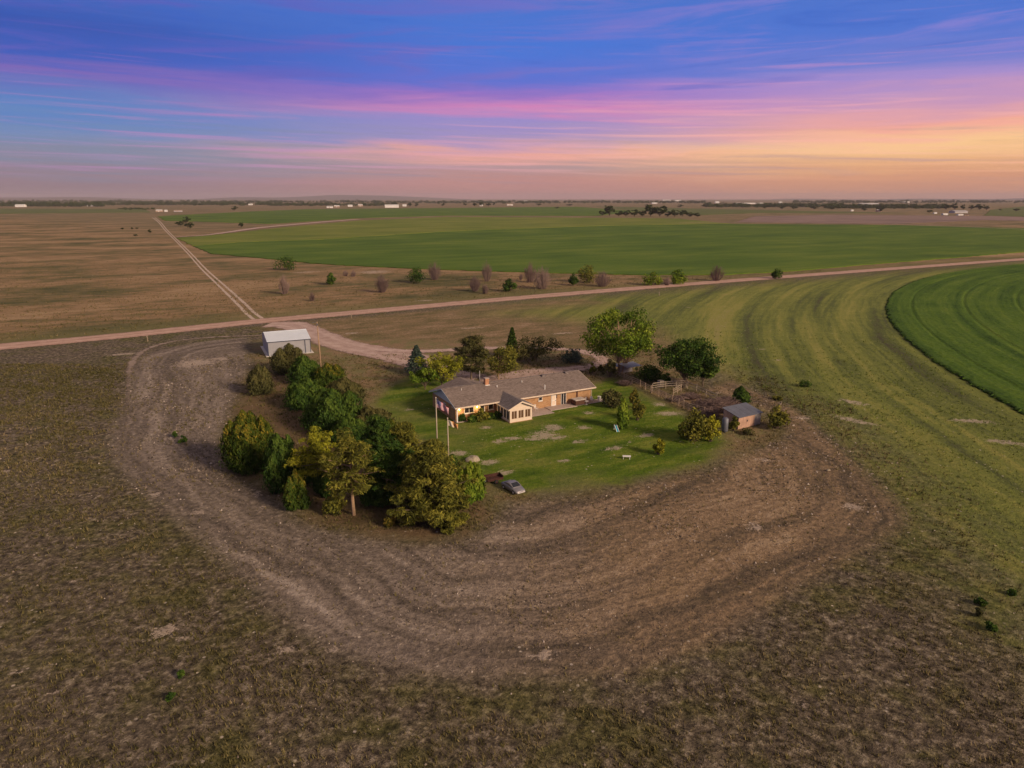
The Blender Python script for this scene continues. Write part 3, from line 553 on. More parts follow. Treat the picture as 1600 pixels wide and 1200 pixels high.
put('shrub', 616, 823, 806, 34, 'amber', 'low rusty scrub left of the biggest pine foot', cat='shrub', lobes=10, group=BELT)
# trees behind and around the house
put('spruce', 652, 590, 540, 48, 'blue', 'blue grey spruce behind the yellow tree left of the house')
put('broadleaf', 690, 613, 551, 74, 'yellow', 'yellow leaved tree close to the left gable of the house', trunk=.06, lobes=40)
put('broadleaf', 664, 615, 568, 48, 'bright', 'smaller bright green tree left of the yellow tree', trunk=.05, lobes=30)
put('pine', 736, 594, 526, 68, 'brown', 'dark brown green pine behind the left half of the house', ground=False, trunk=.22, nb=40, dens=1.3)
put('broadleaf', 779, 602, 543, 76, 'olive', 'pale olive tree with a thin trunk behind the chimney', trunk=.16, lobes=40, bark=BARK_PALE)
put('spruce', 800, 562, 512, 30, 'dark', 'slim pointed spruce inside the driveway loop')
put('broadleaf', 838, 574, 529, 76, 'brown', 'round dark juniper tree inside the driveway loop', trunk=.08, lobes=44)
put('shrub', 895, 570, 546, 38, 'blue', 'rounded blue green shrub at the right end of the driveway loop', cat='shrub', lobes=22)
put('shrub', 925, 584, 567, 14, 'olive', 'small olive shrub beside the bend of the driveway loop', cat='shrub', lobes=9)
put('shrub', 938, 582, 570, 10, 'amber', 'tiny rusty shrub right of the small olive shrub by the drive', cat='shrub', lobes=7)
put('broadleaf', 969, 583, 477, 112, 'bright', 'largest cottonwood with forked pale trunk behind the corral', trunk=.19, ground=False, lobes=105, dens=1.2, stems=2, gap=1, leaf=.25, bark=BARK_PALE, rz=.2, lean=.6, droop=.12)
put('broadleaf', 1068, 605, 527, 92, 'dark', 'dark green round tree with a thick trunk over the corral', trunk=.16, ground=False, lobes=80, dens=1.1, leaf=.23, rz=.4)
put('broadleaf', 1098, 603, 556, 56, 'dark', 'lower right side tree leaning out of the dark corral tree', trunk=.18, ground=False, lobes=30, leaf=.28)
put('shrub', 1013, 600, 570, 44, 'dark', 'wide dark green bush between the small shelter and corral tree', cat='shrub', lobes=26, dens=1.2)
put('shrub', 1042, 603, 582, 26, 'dark', 'dark bush below the left side of the corral tree', cat='shrub', lobes=12)
put('shrub', 952, 592, 560, 26, 'brown', 'dark brown thicket left of the cottonwood trunk', cat='shrub', lobes=16)
put('juniper', 1156, 634, 604, 25, 'dark', 'small dark juniper standing behind the old shed', spires=4, sharp=2.6)
put('shrub', 1213, 673, 632, 37, 'olive', 'loose olive bush at the right end of the old shed', cat='shrub', lobes=20)
put('shrub', 1146, 675, 650, 18, 'olive', 'small olive bush at the left front of the old shed', cat='shrub', lobes=9)
put('shrub', 1084, 696, 636, 58, 'olive', 'big olive bush with a dark foot at the lawn corner', cat='shrub', lobes=34, dens=1.2)
put('shrub', 1110, 694, 648, 34, 'yellow', 'yellow green bush joined to the big olive bush on its right', cat='shrub', lobes=18)
put('shrub', 1029, 713, 685, 21, 'yellow', 'small upright yellow green bush alone on the lawn', cat='shrub', lobes=11)
put('shrub', 954, 640, 607, 36, 'brown', 'round dark bush on the lawn right of the patio', cat='shrub', lobes=22, dens=1.2)
put('juniper', 973, 672, 622, 21, 'bright', 'slender bright green tree beside the turquoise play slide', spires=3, sharp=2.2)
put('shrub', 996, 660, 622, 26, 'olive', 'olive bush in front of the corral fence', cat='shrub', lobes=14)
put('shrub', 991, 640, 606, 20, 'amber', 'rusty topped bush behind the olive bush by the corral', cat='shrub', lobes=11)
for px, by, ty, w, lm, lb in [(722, 660, 648, 16, 'dark', 'low dark shrub below the left porch lantern'), (737, 661, 648, 18, 'dark', 'low dark shrub below the porch window'), (752, 660, 638, 26, 'olive', 'tall lantern lit shrub at the middle of the porch'), (766, 657, 645, 16, 'dark', 'low dark shrub below the front window'), (776, 655, 643, 18, 'dark', 'dark shrub in the corner beside the sunroom')]:
    put('shrub', px, by, ty, w, lm, lb, cat='shrub', lobes=12)
for px, by, ty, w, lm, lb in [(286, 694, 680, 13, 'dark', 'dark green clump on the bare ring left of the corner juniper'), (274, 684, 674, 12, 'dark', 'second smaller green clump behind the one on the bare ring'), (283, 1059, 1048, 12, 'dark', 'small dark tuft in the lower left prairie'), (267, 1094, 1083, 11, 'dark', 'lowest dark tuft near the bottom edge of the prairie'), (1531, 946, 935, 17, 'dark', 'uppermost dark clump in the lower right prairie'), (1526, 962, 950, 15, 'brown', 'brown clump in the middle of three in the lower right prairie'), (1545, 985, 972, 20, 'dark', 'lowest dark clump of three in the lower right prairie'), (1580, 930, 922, 14, 'dark', 'small dark clump at the right edge above the prairie clumps'), (1258, 606, 596, 24, 'dark', 'dark weed patch on the mown stripes right of the corral'), (1215, 626, 619, 16, 'olive', 'olive weed clump on the stripe edge above the old shed'), (1170, 680, 670, 24, 'brown', 'brown weeds along the front wall of the old shed')]:
    put('shrub', px, by, ty, w, lm, lb, cat='shrub', lobes=8, leaf=.13, name='shrub')
# strip beyond the road: leafy shrubs and bare grey ones
ORD = 'first second third fourth fifth sixth seventh eighth ninth tenth eleventh twelfth thirteenth fourteenth fifteenth sixteenth seventeenth eighteenth nineteenth twentieth'.split()
live = [(446, 426, 402, 29, 'dark'), (518, 446, 427, 14, 'dark'), (652, 446, 419, 28, 'dark'), (796, 458, 436, 19, 'dark'), (896, 447, 427, 12, 'dark'), (921, 446, 415, 34, 'olive'), (1020, 449, 426, 25, 'bright'), (1061, 447, 420, 22, 'bright'), (1212, 437, 420, 14, 'dark')]
for i, (px, by, ty, w, lm) in enumerate(live):
    put('shrub', px, by + 1, ty - 1, w * 1.35, lm, f'{ORD[i]} leafy green shrub from the left in the strip beyond the road', cat='shrub', lobes=16, leaf=.34, group='leafy shrubs beyond the road')
dead = [(445, 461, 430, 15), (488, 471, 458, 8), (540, 432, 424, 8), (552, 433, 424, 9), (597, 459, 429, 22), (679, 439, 409, 20), (742, 457, 430, 17), (758, 460, 445, 11), (761, 441, 407, 14), (814, 438, 428, 6), (828, 443, 410, 18), (847, 454, 416, 28), (941, 450, 424, 24), (1042, 447, 434, 10), (1119, 441, 416, 22)]
for i, (px, by, ty, w) in enumerate(dead):
    p = G(px, by - .1 * w); o = plant('bare_shrub', (p.x, p.y, 0), (deadbush(height_for(px, by, ty - 1), 1.15 * w * px_m(px, by), int(36 + w * 3)), None), None, f'{ORD[i]} bare grey shrub from the left in the strip beyond the road', 'shrub', TWIG, 'bare grey shrubs beyond the road')
p = G(1122, 642); plant('bare_shrub', (p.x, p.y, 0), (deadbush(2.4, 6.5, 170), None), None, 'wide thicket of bare mauve branches left of the old shed', 'shrub', TWIG)
for px, py, h_, w_, lb in [(1096, 636, 1.6, 4.0, 'bare brush pile in the middle of the corral'), (1058, 626, 1.0, 3.0, 'low bare weeds behind the lawn side corral fence'), (1110, 652, 1.8, 3.4, 'bare brush between the thicket and the big olive bush'), (1138, 634, 1.9, 4.2, 'bare brush behind the grey metal tank'), (975, 602, 1.1, 3.2, 'bare weeds below the small tin roofed shelter'), (1080, 622, 1.0, 3.6, 'low bare weeds under the corral tree')]:
    p = G(px, py); plant('bare_shrub', (p.x, p.y, 0), (deadbush(h_, w_, 90), None), None, lb, 'shrub', TWIG, 'bare brush around the corral')
# far trees share three crowns
FARP = [broadleaf(10, 9, trunk=.05, lobes=24, leaf=.75, dens=.26) for _ in range(3)]
def proto_trunk(mb):
    me = bpy.data.meshes.new('trunk'); me.from_pydata(mb.v, [], mb.f); me.update(); me.materials.append(BARK); return me
FARME = [(proto_trunk(a), np_mesh('crown', v, quads=q, fattr={'rnd': rn})) for a, (v, q, rn) in FARP]
for _, me in FARME: me.materials.append(LM['far'])
def far_tree(px, by, ty, wpx, label, group=None):
    p = G(px, by); h = height_for(px, by, ty); s = wpx * px_m(px, by) / 9; o = empty('far_tree', (p.x, p.y, 0), RNG.random() * 6.28); tag(o, label, 'tree', group); tr, me = FARME[random.randrange(3)]
    for nm, mm in (('trunk', tr), ('crown', me)): c_ = bpy.data.objects.new(nm, mm); col.objects.link(c_); c_.parent = o; c_.scale = (s, s, h / 10)
for px, by, ty, w, lb in [(282, 353.5, 344, 14, 'left tree of the trio beside the far dirt lane'), (291, 350, 338, 13, 'rear tree of the trio beside the far dirt lane'), (297, 357.5, 346, 14, 'front tree of the trio beside the far dirt lane'), (377, 356, 347, 10, 'lone round tree on the brown ground left of the far crops'), (366, 329.5, 321.5, 10, 'lone round tree on the skyline left of centre'), (235, 364.5, 358, 8, 'small dark tree left of the dirt lane in tan prairie'), (191, 359, 355.5, 6, 'small dark tree left of the prairie bush pair'), (206, 358.5, 355, 6, 'left of two tiny bushes in the tan prairie'), (214, 358, 355, 6, 'right of two tiny bushes in the tan prairie'), (212, 369, 366, 9, 'low dark bush below the tiny prairie pair')]:
    far_tree(px, by, ty, w, lb)
row = [(941, 337, 329, 9), (952, 337.5, 320.5, 15), (967, 338, 329, 11), (978, 338, 328, 10), (991, 338.5, 327, 12), (1004, 338.5, 328, 11), (1016, 338.5, 318, 14), (1031, 338.5, 321, 17), (1043, 338.7, 330, 11), (1054, 339, 327, 11), (1066, 339, 328, 11), (1078, 339, 331, 9), (1090, 339.3, 332, 11)]
for i, (px, by, ty, w) in enumerate(row): far_tree(px, by, ty, w * 1.5, f'{ORD[i]} tree from the left in the dark grove across the far field', 'trees of the far grove')
sky_tr = [(640, 323, 316.5, 9), (650, 323, 317, 9), (692, 322.6, 316.5, 6), (742, 322.5, 317, 9), (752, 322.5, 315.5, 11), (763, 322.5, 317, 9), (771, 321, 316, 6), (727, 321.5, 317.5, 6), (842, 321.5, 318, 8), (890, 321.5, 318.5, 12), (870, 326, 323, 8), (1010, 323.5, 319, 8), (1062, 324, 319.5, 12), (1100, 323, 320, 10), (1160, 325, 320, 8), (1195, 326, 321, 10)]
for i, (px, by, ty, w) in enumerate(sky_tr): far_tree(px, by, ty, w, f'{ORD[i]} skyline tree from the left along the middle horizon', 'trees along the middle horizon')
right_tr = [(1478, 328, 319.5, 12), (1492, 328, 317, 16), (1505, 328, 319, 10), (1517, 328.5, 320, 9), (1530, 328.5, 318.5, 14), (1541, 329, 321, 8), (1375, 331, 322, 12), (1350, 330, 324, 9), (1452, 332.5, 328, 12), (1588, 330, 325, 10), (1563, 329, 326, 6), (1300, 328, 322, 14), (1272, 327.5, 322, 12), (1240, 327, 321.5, 12), (1222, 327, 321, 10)]
for i, (px, by, ty, w) in enumerate(sorted(right_tr)): far_tree(px, by, ty, w, f'{ORD[i]} distant tree from the left near the farms at far right', 'trees near the farms at far right')
# far-off woods that read as one mass
def wood(px0, px1, by, hpx, n, label, dense=1.0):
    C = []
    n = int(n * 2.6); hpx = hpx * 1.2
    for i in range(n):
        q = RNG.random(); px = px0 + (px1 - px0) * q; b = by + RNG.normal() * .5; p = G(px, max(b, 312.4)); s = px_m(px, max(b, 312.4)); h = hpx * s * (.4 + .7 * RNG.random()); w = h * (.8 + .9 * RNG.random())
        C += [(p.x + RNG.normal() * w * .3, p.y + RNG.normal() * w * .3, h * (.25 + .5 * RNG.random()), w * .42, h * .38) for _ in range(4)]
    lf = hpx * px_m((px0 + px1) / 2, by) * .16; v, q, rn = puff(C, 22, lf); o = link('distant_wood', np_mesh('wood', v, quads=q, fattr={'rnd': rn}), LM['far']); tag(o, label, 'woodland', kind='stuff')
for a in [(0, 160, 322, 5, 90, 'dark belt of distant trees at far left'), (160, 420, 320, 4, 90, 'distant tree belt left of centre below the hills'), (420, 620, 321, 3.5, 70, 'low distant trees behind the white sheds'), (560, 860, 317, 3, 90, 'hazy woodland along the middle skyline'), (820, 1110, 317, 3, 80, 'hazy woodland right of the middle skyline'), (1100, 1320, 323, 4.5, 100, 'long hedge of trees behind the right brown field'), (1290, 1480, 325, 5, 90, 'scattered trees among the far right farms'), (1240, 1600, 316.5, 3, 100, 'hazy woodland on the right skyline'), (0, 560, 316.5, 3, 140, 'hazy woodland on the left skyline'), (188, 240, 327, 2, 30, 'thin dark hedge at the end of the dirt lane')]: wood(*a)

# ------------------------------------------------------------------ the house
def brick_mat(name, cs, mort):
    m, t = base_mat(name); v = t.new('ShaderNodeTexCoord').outputs['Object']; x, y, z = t.sep(v)
    b = t.new('ShaderNodeTexBrick'); t.put(b.inputs['Vector'], t.comb(t.math('ADD', x, y), z, 0.0)); b.inputs['Scale'].default_value = 1.0
    b.inputs['Brick Width'].default_value = .42; b.inputs['Row Height'].default_value = .15; b.inputs['Mortar Size'].default_value = .012
    t.put(b.inputs['Color1'], cs[0]); t.put(b.inputs['Color2'], cs[1]); t.put(b.inputs['Mortar'], mort)
    n = t.noise(v, 1.5, 4); c = t.mix(t.ss(n, .4, .7, 0, .45), b.outputs[0], cs[2]); finish(t, c, .9, b.outputs[1], -.3, .02, spec=.2); return m
BRICK = brick_mat('brick', ((.36, .185, .080), (.47, .26, .12), (.25, .125, .055)), (.42, .32, .22))
def shingle_mat(name, base):
    m, t = base_mat(name); v = t.new('ShaderNodeTexCoord').outputs['Object']; x, y, z = t.sep(v)
    b = t.new('ShaderNodeTexBrick'); t.put(b.inputs['Vector'], t.comb(x, t.math('ADD', y, z), 0.0)); b.inputs['Brick Width'].default_value = .38; b.inputs['Row Height'].default_value = .17; b.inputs['Scale'].default_value = 1.0; b.inputs['Mortar Size'].default_value = .006
    t.put(b.inputs['Color1'], tuple(q * .72 for q in base)); t.put(b.inputs['Color2'], tuple(q * 1.35 for q in base)); t.put(b.inputs['Mortar'], tuple(q * .5 for q in base))
    n = t.noise(v, .6, 4); finish(t, t.mix(t.ss(n, .4, .7, 0, .4), b.outputs[0], tuple(q * 1.25 for q in base)), .95, b.outputs[1], -.25, .02, spec=.15); return m
SHING = shingle_mat('roof_shingles', (.195, .150, .128)); SHING2 = shingle_mat('sunroom_shingles', (.175, .145, .135))
CREAM = plain('cream_trim', (.70, .56, .43), .6, .06, 2); WHITE = plain('white_paint', (.76, .72, .66), .55, .06, 2); SIDING = plain('grey_siding', (.50, .52, .54), .7, .08, 2)
CONC = plain('concrete', (.40, .31, .265), .9, .15, 1.2); CONC_L = plain('concrete_pale', (.58, .53, .48), .9, .1, 1.2); DARKWOOD = plain('dark_wood', (.10, .045, .028), .7, .3, 4); BLACK = plain('dark_metal', (.04, .04, .045), .5, .2, 3)
m, t = base_mat('window_glass'); finish(t, (.030, .028, .032), .08, spec=.6); GLASS = m
m, t = base_mat('sunroom_glass'); finish(t, (.12, .062, .035), .12, spec=.5); GLASS_W = m
m, t = base_mat('lantern_light'); finish(t, (.9, .6, .25), .5, emit=((1, .62, .22), 14)); LIT = m
B = G(711, 639, 2.6); E_ = G(931, 605.6, 2.6); HA = math.atan2(E_.y - B.y, E_.x - B.x); HL = math.hypot(E_.x - B.x, E_.y - B.y); HW = 11.73
house = empty('brick_house', (B.x, B.y, 0), HA); tag(house, 'long brown roofed brick ranch house with gabled sunroom on the lawn', 'house')
ez, rz_ = 2.6, 4.5; hw = HW / 2; X0, X1 = .45, HL - .45; YF, YB = .85, HW - .6; YP = 1.75
wall = MB()
wall.box(X0, YF, 0, X0 + .25, YB, 2.52).box(X1 - .25, YF, 0, X1, YB, 2.52).box(X0 + .25, YB - .25, 0, X1 - .25, YB, 2.52).box(9.0, YF, 0, X1 - .25, YF + .25, 2.52).box(X0 + .25, YP, 0, 9.0, YP + .25, 2.52).box(8.75, YF, 0, 8.999, YP, 2.52)
wall.build('wall', BRICK, house)
for x in (X0 + .06, X1 - .20):                                       # gable ends
    MB().slab([(x, YF, 2.53), (x, YB, 2.53), (x, hw, rz_ - .16)], (.14, 0, 0)).build('gable', SIDING, house)
MB().slab([(.8, YB - .15, 2.53), (hw * 2 - .8, YB - .15, 2.53), (hw, YB - .15, rz_ - .16)], (0, .14, 0)).build('gable', SIDING, house)
th = .14; roof = MB(); N0 = (0, 0, th)
roof.slab([(0, 0, ez), (HL, 0, ez), (HL, hw, rz_), (0, hw, rz_)], N0)
roof.slab([(hw * 2, HW, ez), (hw, hw + .002, rz_), (HL, hw + .002, rz_), (HL, HW, ez)], N0)
roof.slab([(0, HW, ez), (0, hw + .002, rz_), (hw - .002, hw + .002, rz_)], N0)
roof.slab([(0, HW + .1, ez - .004), (hw - .001, hw, rz_), (hw - .001, HW + .1, rz_)], N0)
roof.slab([(hw * 2, HW + .1, ez - .004), (hw + .001, HW + .1, rz_), (hw + .001, hw, rz_)], N0)
rf = roof.build('roof', SHING, house)
MB().box(0, hw - .12, rz_ + th - .02, HL, hw + .12, rz_ + th + .035).build('ridge_cap', SHING2, rf)
fa = MB().box(0, -.05, ez - .12, HL, -.002, ez + .12); fa.build('fascia', CREAM, house); MB().box(0, -.16, ez - .02, HL, -.052, ez + .09).build('gutter', CREAM, house)
MB().box(.01, 0.005, ez - .10, HL - .01, YP, ez - .06).build('soffit', CREAM, house)
for x, mt in ((-.04, SIDING), (HL + .002, CREAM)):
    MB().slab([(x, -.02, ez - .1), (x, hw, rz_ - .1), (x, HW, ez - .1), (x, HW, ez + .13), (x, hw, rz_ + .13), (x, -.02, ez + .13)], (.038, 0, 0)).build('rake_board', mt, house)
MB().box(.42, .30, 0, .60, .48, 2.5).build('porch_post', WHITE, house)
MB().box(.3, .2, .01, 9, YP, .12).build('porch_slab', CONC, house)
def window(par, x0, x1, z0, z1, y, mull=1, glass=GLASS, frame=WHITE, axis='x', sill=True):
    """frame with panes; faces -y (axis x) or -x (axis y)"""
    fm = MB(); w = .07
    def bx(mb, a0, b0, a1, b1, d0, d1): return mb.box(a0, d0, b0, a1, d1, b1) if axis == 'x' else mb.box(d0, a0, b0, d1, a1, b1)
    bx(fm, x0, z0, x1, z0 + w, y - .08, y - .003); bx(fm, x0, z1 - w, x1, z1, y - .08, y - .003); bx(fm, x0, z0 + w, x0 + w, z1 - w, y - .08, y - .003); bx(fm, x1 - w, z0 + w, x1, z1 - w, y - .08, y - .003)
    pw = (x1 - x0 - 2 * w) / mull
    for k in range(1, mull): bx(fm, x0 + w + k * pw - .03, z0 + w, x0 + w + k * pw + .03, z1 - w, y - .07, y - .003)
    f = fm.build('window', frame, par)
    for k in range(mull):
        pa, pb = x0 + w + k * pw + (.031 if k else .001), x0 + w + (k + 1) * pw - (.031 if k < mull - 1 else .001); bx(MB(), pa, z0 + w + .001, pb, z1 - w - .001, y - .04, y - .004).build('pane', glass, f)
    if sill: bx(MB(), x0 - .08, z0 - .1, x1 + .08, z0 - .002, y - .16, y - .003).build('sill', frame, f)
    return f
window(house, 2.4, 4.2, .95, 2.1, YP, 2); window(house, 6.9, 7.9, .95, 2.15, YP); window(house, 5.3, 6.2, .95, 2.1, YP)
window(house, 16.35, 17.1, 1.45, 2.15, YF); window(house, 21.0, 22.1, .06, 2.25, YF, 2, sill=False)
for yy in (5.0, 8.4): window(house, yy, yy + 1.1, 1.0, 2.1, X0, axis='y', frame=SIDING)
dr = MB().box(19.0, YF - .07, .05, 19.95, YF - .003, 2.15).build('door', WHITE, house); MB().box(19.82, YF - .13, 1.0, 19.9, YF - .071, 1.1).build('handle', BLACK, dr)
for k in range(2): MB().box(19.15, YF - .085, .3 + k * .95, 19.8, YF - .0705, 1.1 + k * .9).build('door_panel', CREAM, dr)
MB().box(20.02, YF - .05, 1.5, 20.2, YF - .003, 2.3).build('shutter', DARKWOOD, house); MB().box(24.3, YF - .09, .1, 24.62, YF - .003, 2.45).build('shutter', DARKWOOD, house)
MB().tube([(X1 + .06, YF - .08, .05), (X1 + .06, YF - .08, 2.45)], [.05, .05], 6).build('downpipe', CREAM, house)
ch = MB().box(8.05, hw - .75, 3.9, 8.75, hw - .05, 5.5).build('chimney', brick_mat('chimney_brick', ((.42, .17, .075), (.50, .22, .10), (.33, .13, .06)), (.5, .38, .28)), house)
MB().box(7.98, hw - .82, 5.502, 8.82, hw + .02, 5.62).build('chimney_cap', CONC, ch); MB().box(7.97, hw - .98, 4.05, 8.83, hw - .752, 4.42).build('flashing', WHITE, ch)
for x, y, h_, r in ((18.0, 1.5, .85, .09), (15.0, 4.5, .3, .07), (9.8, 4.1, .35, .09), (3.2, 4.6, .3, .06), (7.6, hw + .6, 2.3, .035)):
    z = ez + (rz_ - ez) * min(y, HW - y) / hw; MB().tube([(x, y, z), (x, y, z + .12 + h_)], [r, r], 8).build('vent_pipe', WHITE, house)
for x in (19.6, 24.6): MB().box(x, hw - .75, rz_ - .2, x + .7, hw - .2, rz_ + .32).build('roof_vent', SHING2, house)
for i, x in enumerate((1.45, 4.75)):
    lt = MB().tube([(x, YP - .16, 1.78), (x, YP - .16, 2.0), (x, YP - .16, 2.06)], [.09, .11, .03], 8).build('porch_lantern', LIT, house); MB().box(x - .05, YP - .09, 1.85, x + .05, YP - .003, 2.0).build('bracket', BLACK, lt)
    l = bpy.data.lights.new('lantern_bulb', 'POINT'); l.energy = 42; l.color = (1, .66, .26); l.shadow_soft_size = .12; lo_ = bpy.data.objects.new('lantern_bulb', l); col.objects.link(lo_); lo_.parent = house; lo_.location = (x, YP - .42, 1.85)
# sunroom wing
sr = MB(); SX0, SX1, SY0, SY1 = 8.15, 12.35, -3.9, YF; sz = 2.42
sr.box(SX0, SY0, .06, SX1, SY0 + .15, .55).box(SX0, SY0, 2.02, SX1, SY0 + .15, sz)
for a, b in ((0, .28), (1.36, 1.56), (2.64, 2.84), (3.92, 4.2)): sr.box(SX0 + a, SY0, .55, SX0 + b, SY0 + .15, 2.02)
sr.slab([(SX0, SY0 + .05, sz), (SX1, SY0 + .05, sz), ((SX0 + SX1) / 2, SY0 + .05, 3.42)], (0, .1, 0))
sr.box(SX0, SY0 + .15, .06, SX0 + .15, SY1, .3).box(SX0, SY0 + .15, 2.1, SX0 + .15, SY1, sz).box(SX1 - .15, SY0 + .15, .06, SX1, SY1, sz)
for a in (0, 1.1, 2.2, 3.3, 4.4): sr.box(SX0, SY0 + .15 + a, .3, SX0 + .15, SY0 + .4 + a, 2.1)
sw = sr.build('sunroom_wall', CREAM, house)
for k in range(3): window(sw, SX0 + .285 + k * 1.28, SX0 + 1.355 + k * 1.28, .56, 2.01, SY0 + .12, 2, GLASS_W, CREAM, sill=False)
for k in range(4): window(sw, SY0 + .405 + k * 1.1, SY0 + 1.245 + k * 1.1, .31, 2.09, SX0 + .12, 1, GLASS, WHITE, 'y', False)
MB().box(SX0 - .1, SY0 - .1, .002, SX1 + .1, SY1, .058).build('sunroom_base', BRICK, sw)
sm = (SX0 + SX1) / 2; so = .45; sl = (3.55 - sz) / (sm - SX0)
ze = sz + .05 - so * sl * .5
yb = 2.75     # where the sunroom ridge dies into the main slope
s2 = MB(); s2.slab([(SX0 - so, SY0 - .4, ze), (sm, SY0 - .4, 3.5), (sm, yb, 3.5), (SX0 - so, .3, ze)], (0, 0, .12)); s2.slab([(SX1 + so, SY0 - .4, ze), (SX1 + so, .3, ze), (sm + .001, yb, 3.5), (sm + .001, SY0 - .4, 3.5)], (0, 0, .12))
r2 = s2.build('sunroom_roof', SHING2, house)
MB().slab([(SX0 - so, SY0 - .44, ze - .1), (sm, SY0 - .44, 3.38), (SX1 + so, SY0 - .44, ze - .1), (SX1 + so, SY0 - .44, ze + .13), (sm, SY0 - .44, 3.63), (SX0 - so, SY0 - .44, ze + .13)], (0, .038, 0)).build('rake_board', CREAM, r2)
MB().box(SX0 - so - .05, SY0 - .4, ze - .1, SX0 - so - .002, .2, ze + .12).build('fascia', CREAM, r2); MB().box(SX1 + so + .002, SY0 - .4, ze - .1, SX1 + so + .05, .2, ze + .12).build('fascia', CREAM, r2)
def at_house(x, y, z=0): return house.matrix_basis @ Vector((x, y, z)) if False else Vector((B.x + x * math.cos(HA) - y * math.sin(HA), B.y + x * math.sin(HA) + y * math.cos(HA), z))
def homed(name, x, y, z, label, cat, group=None, rz=0.0): return tag(empty(name, at_house(x, y, z), HA + rz), label, cat, group)
pt = MB(); pt.box(SX1 + .1, -2.6, .004, 17.6, YF - .002, .06); o = pt.build('patio', CONC); o.location = (B.x, B.y, 0); o.rotation_euler = (0, 0, HA); tag(o, kind='structure')
o = MB().box(17.62, -1.3, .004, 23.2, YF - .002, .16).build('patio_step', CONC); o.location = (B.x, B.y, 0); o.rotation_euler = (0, 0, HA); tag(o, kind='structure')
o = MB().box(23.22, -.9, .004, 30.5, YF - .002, .05).build('patio', CONC); o.location = (B.x, B.y, 0); o.rotation_euler = (0, 0, HA); tag(o, kind='structure')
# hot tub and patio things
ht = homed('hot_tub', 22.9, -1.15, .16, 'dark brown hot tub with a pale folded cover beside the patio', 'hot tub')
MB().box(0, 0, .0, 2.1, 1.5, .08).build('base', BLACK, ht)
for k in range(14): MB().box(.02 + k * .148, -.02, .085, .15 + k * .148, .02, .88).build('side_slat', DARKWOOD, ht)
MB().box(0, .022, .085, 2.1, 1.5, .88).build('cabinet', DARKWOOD, ht)
cv = plain('tub_cover', (.50, .43, .38), .7, .15, 3); MB().slab([(-.05, -.06, .885), (1.03, -.06, .885), (1.03, 1.54, .885), (-.05, 1.54, .885)], (0, 0, .12)).build('cover', cv, ht); MB().slab([(1.06, -.06, .885), (2.15, -.06, .885), (2.15, 1.54, .885), (1.06, 1.54, .885)], (0, 0, .15)).build('cover', cv, ht)
def chair(x, y, rz, mat_, label, z=.06):
    o = homed('patio_chair', x, y, z, label, 'chair', 'patio chairs along the house wall', rz); MB().box(-.26, -.26, .40, .26, .26, .45).build('seat', mat_, o); MB().slab([(-.26, .22, .451), (.26, .22, .451), (.24, .34, 1.0), (-.24, .34, 1.0)], (0, .04, 0)).build('backrest', mat_, o)
    for sx_ in (-1, 1):
        for sy_ in (-1, 1): MB().box(sx_ * .23 - .02, sy_ * .23 - .02, 0, sx_ * .23 + .02, sy_ * .23 + .02, .398).build('leg', mat_, o)
        MB().box(sx_ * .28 - .03, -.26, .60, sx_ * .28 + .03, .24, .64).build('armrest', mat_, o); MB().box(sx_ * .28 - .02, -.25, .40, sx_ * .28 + .02, -.21, .598).build('armrest_support', mat_, o)
PLAST = plain('pale_plastic', (.62, .56, .52), .5, .08, 2); TAUPE = plain('taupe_plastic', (.36, .28, .25), .5, .1, 2)
chair(13.6, -.1, .1, PLAST, 'pale patio chair closest to the sunroom'); chair(14.5, -.05, -.1, TAUPE, 'taupe patio chair second from the sunroom'); chair(15.35, 0, .15, PLAST, 'pale patio chair third from the sunroom')
chair(26.0, -.2, .3, TAUPE, 'taupe chair right of the hot tub', .05); chair(27.0, -.25, -.2, PLAST, 'pale chair at the right end of the brick wall', .05)
o = homed('planter', 28.6, -.3, .05, 'white round planter at the right corner of the patio', 'planter'); MB().tube([(0, 0, 0), (0, 0, .5), (0, 0, .8)], [.22, .30, .34], 12).build('pot', WHITE, o); MB().tube([(0, 0, .8001), (0, 0, .86)], [.36, .36], 12).build('rim', WHITE, o)
o = homed('patio_table', 24.0 + 1.2, -2.0 + .9, .05, 'small round pale table beside the hot tub', 'table'); MB().tube([(0, 0, .66), (0, 0, .70)], [.45, .45], 14).build('tabletop', PLAST, o); MB().tube([(0, 0, .03), (0, 0, .659)], [.05, .05], 8).build('pedestal', PLAST, o); MB().tube([(0, 0, 0), (0, 0, .029)], [.28, .24], 10).build('base', PLAST, o)

# ------------------------------------------------------------------ metal building
m, t = base_mat('ribbed_steel'); v = t.new('ShaderNodeTexCoord').outputs['Object']; x, y, z = t.sep(v); s_ = t.math('ADD', x, y)
w = t.math('PINGPONG', s_, .15); n = t.noise(v, .8, 4); finish(t, t.mix(n, (.31, .305, .32), (.42, .41, .425)), .5, t.ss(w, .02, .06), .6, .04, .3, .4); STEEL = m
m, t = base_mat('ribbed_roof_steel'); v = t.new('ShaderNodeTexCoord').outputs['Object']; x, y, z = t.sep(v); w = t.math('PINGPONG', x, .15); n = t.noise(v, .5, 3); finish(t, t.mix(n, (.66, .70, .74), (.80, .83, .86)), .45, t.ss(w, .02, .06), .5, .04, .2, .4); RSTEEL = m
a = G(420, 557); b = G(486, 551); BA = math.atan2(b.y - a.y, b.x - a.x); BL = math.hypot(b.x - a.x, b.y - a.y); BD = 12.0
mbld = empty('metal_building', (a.x, a.y, 0), BA); tag(mbld, 'grey ribbed metal building with pale roof beside the gravel drive', 'building')
mh, mr = 3.5, 4.7
MB().box(-.6, -.5, .003, BL + .6, BD + .5, .10).build('foundation', CONC_L, mbld)
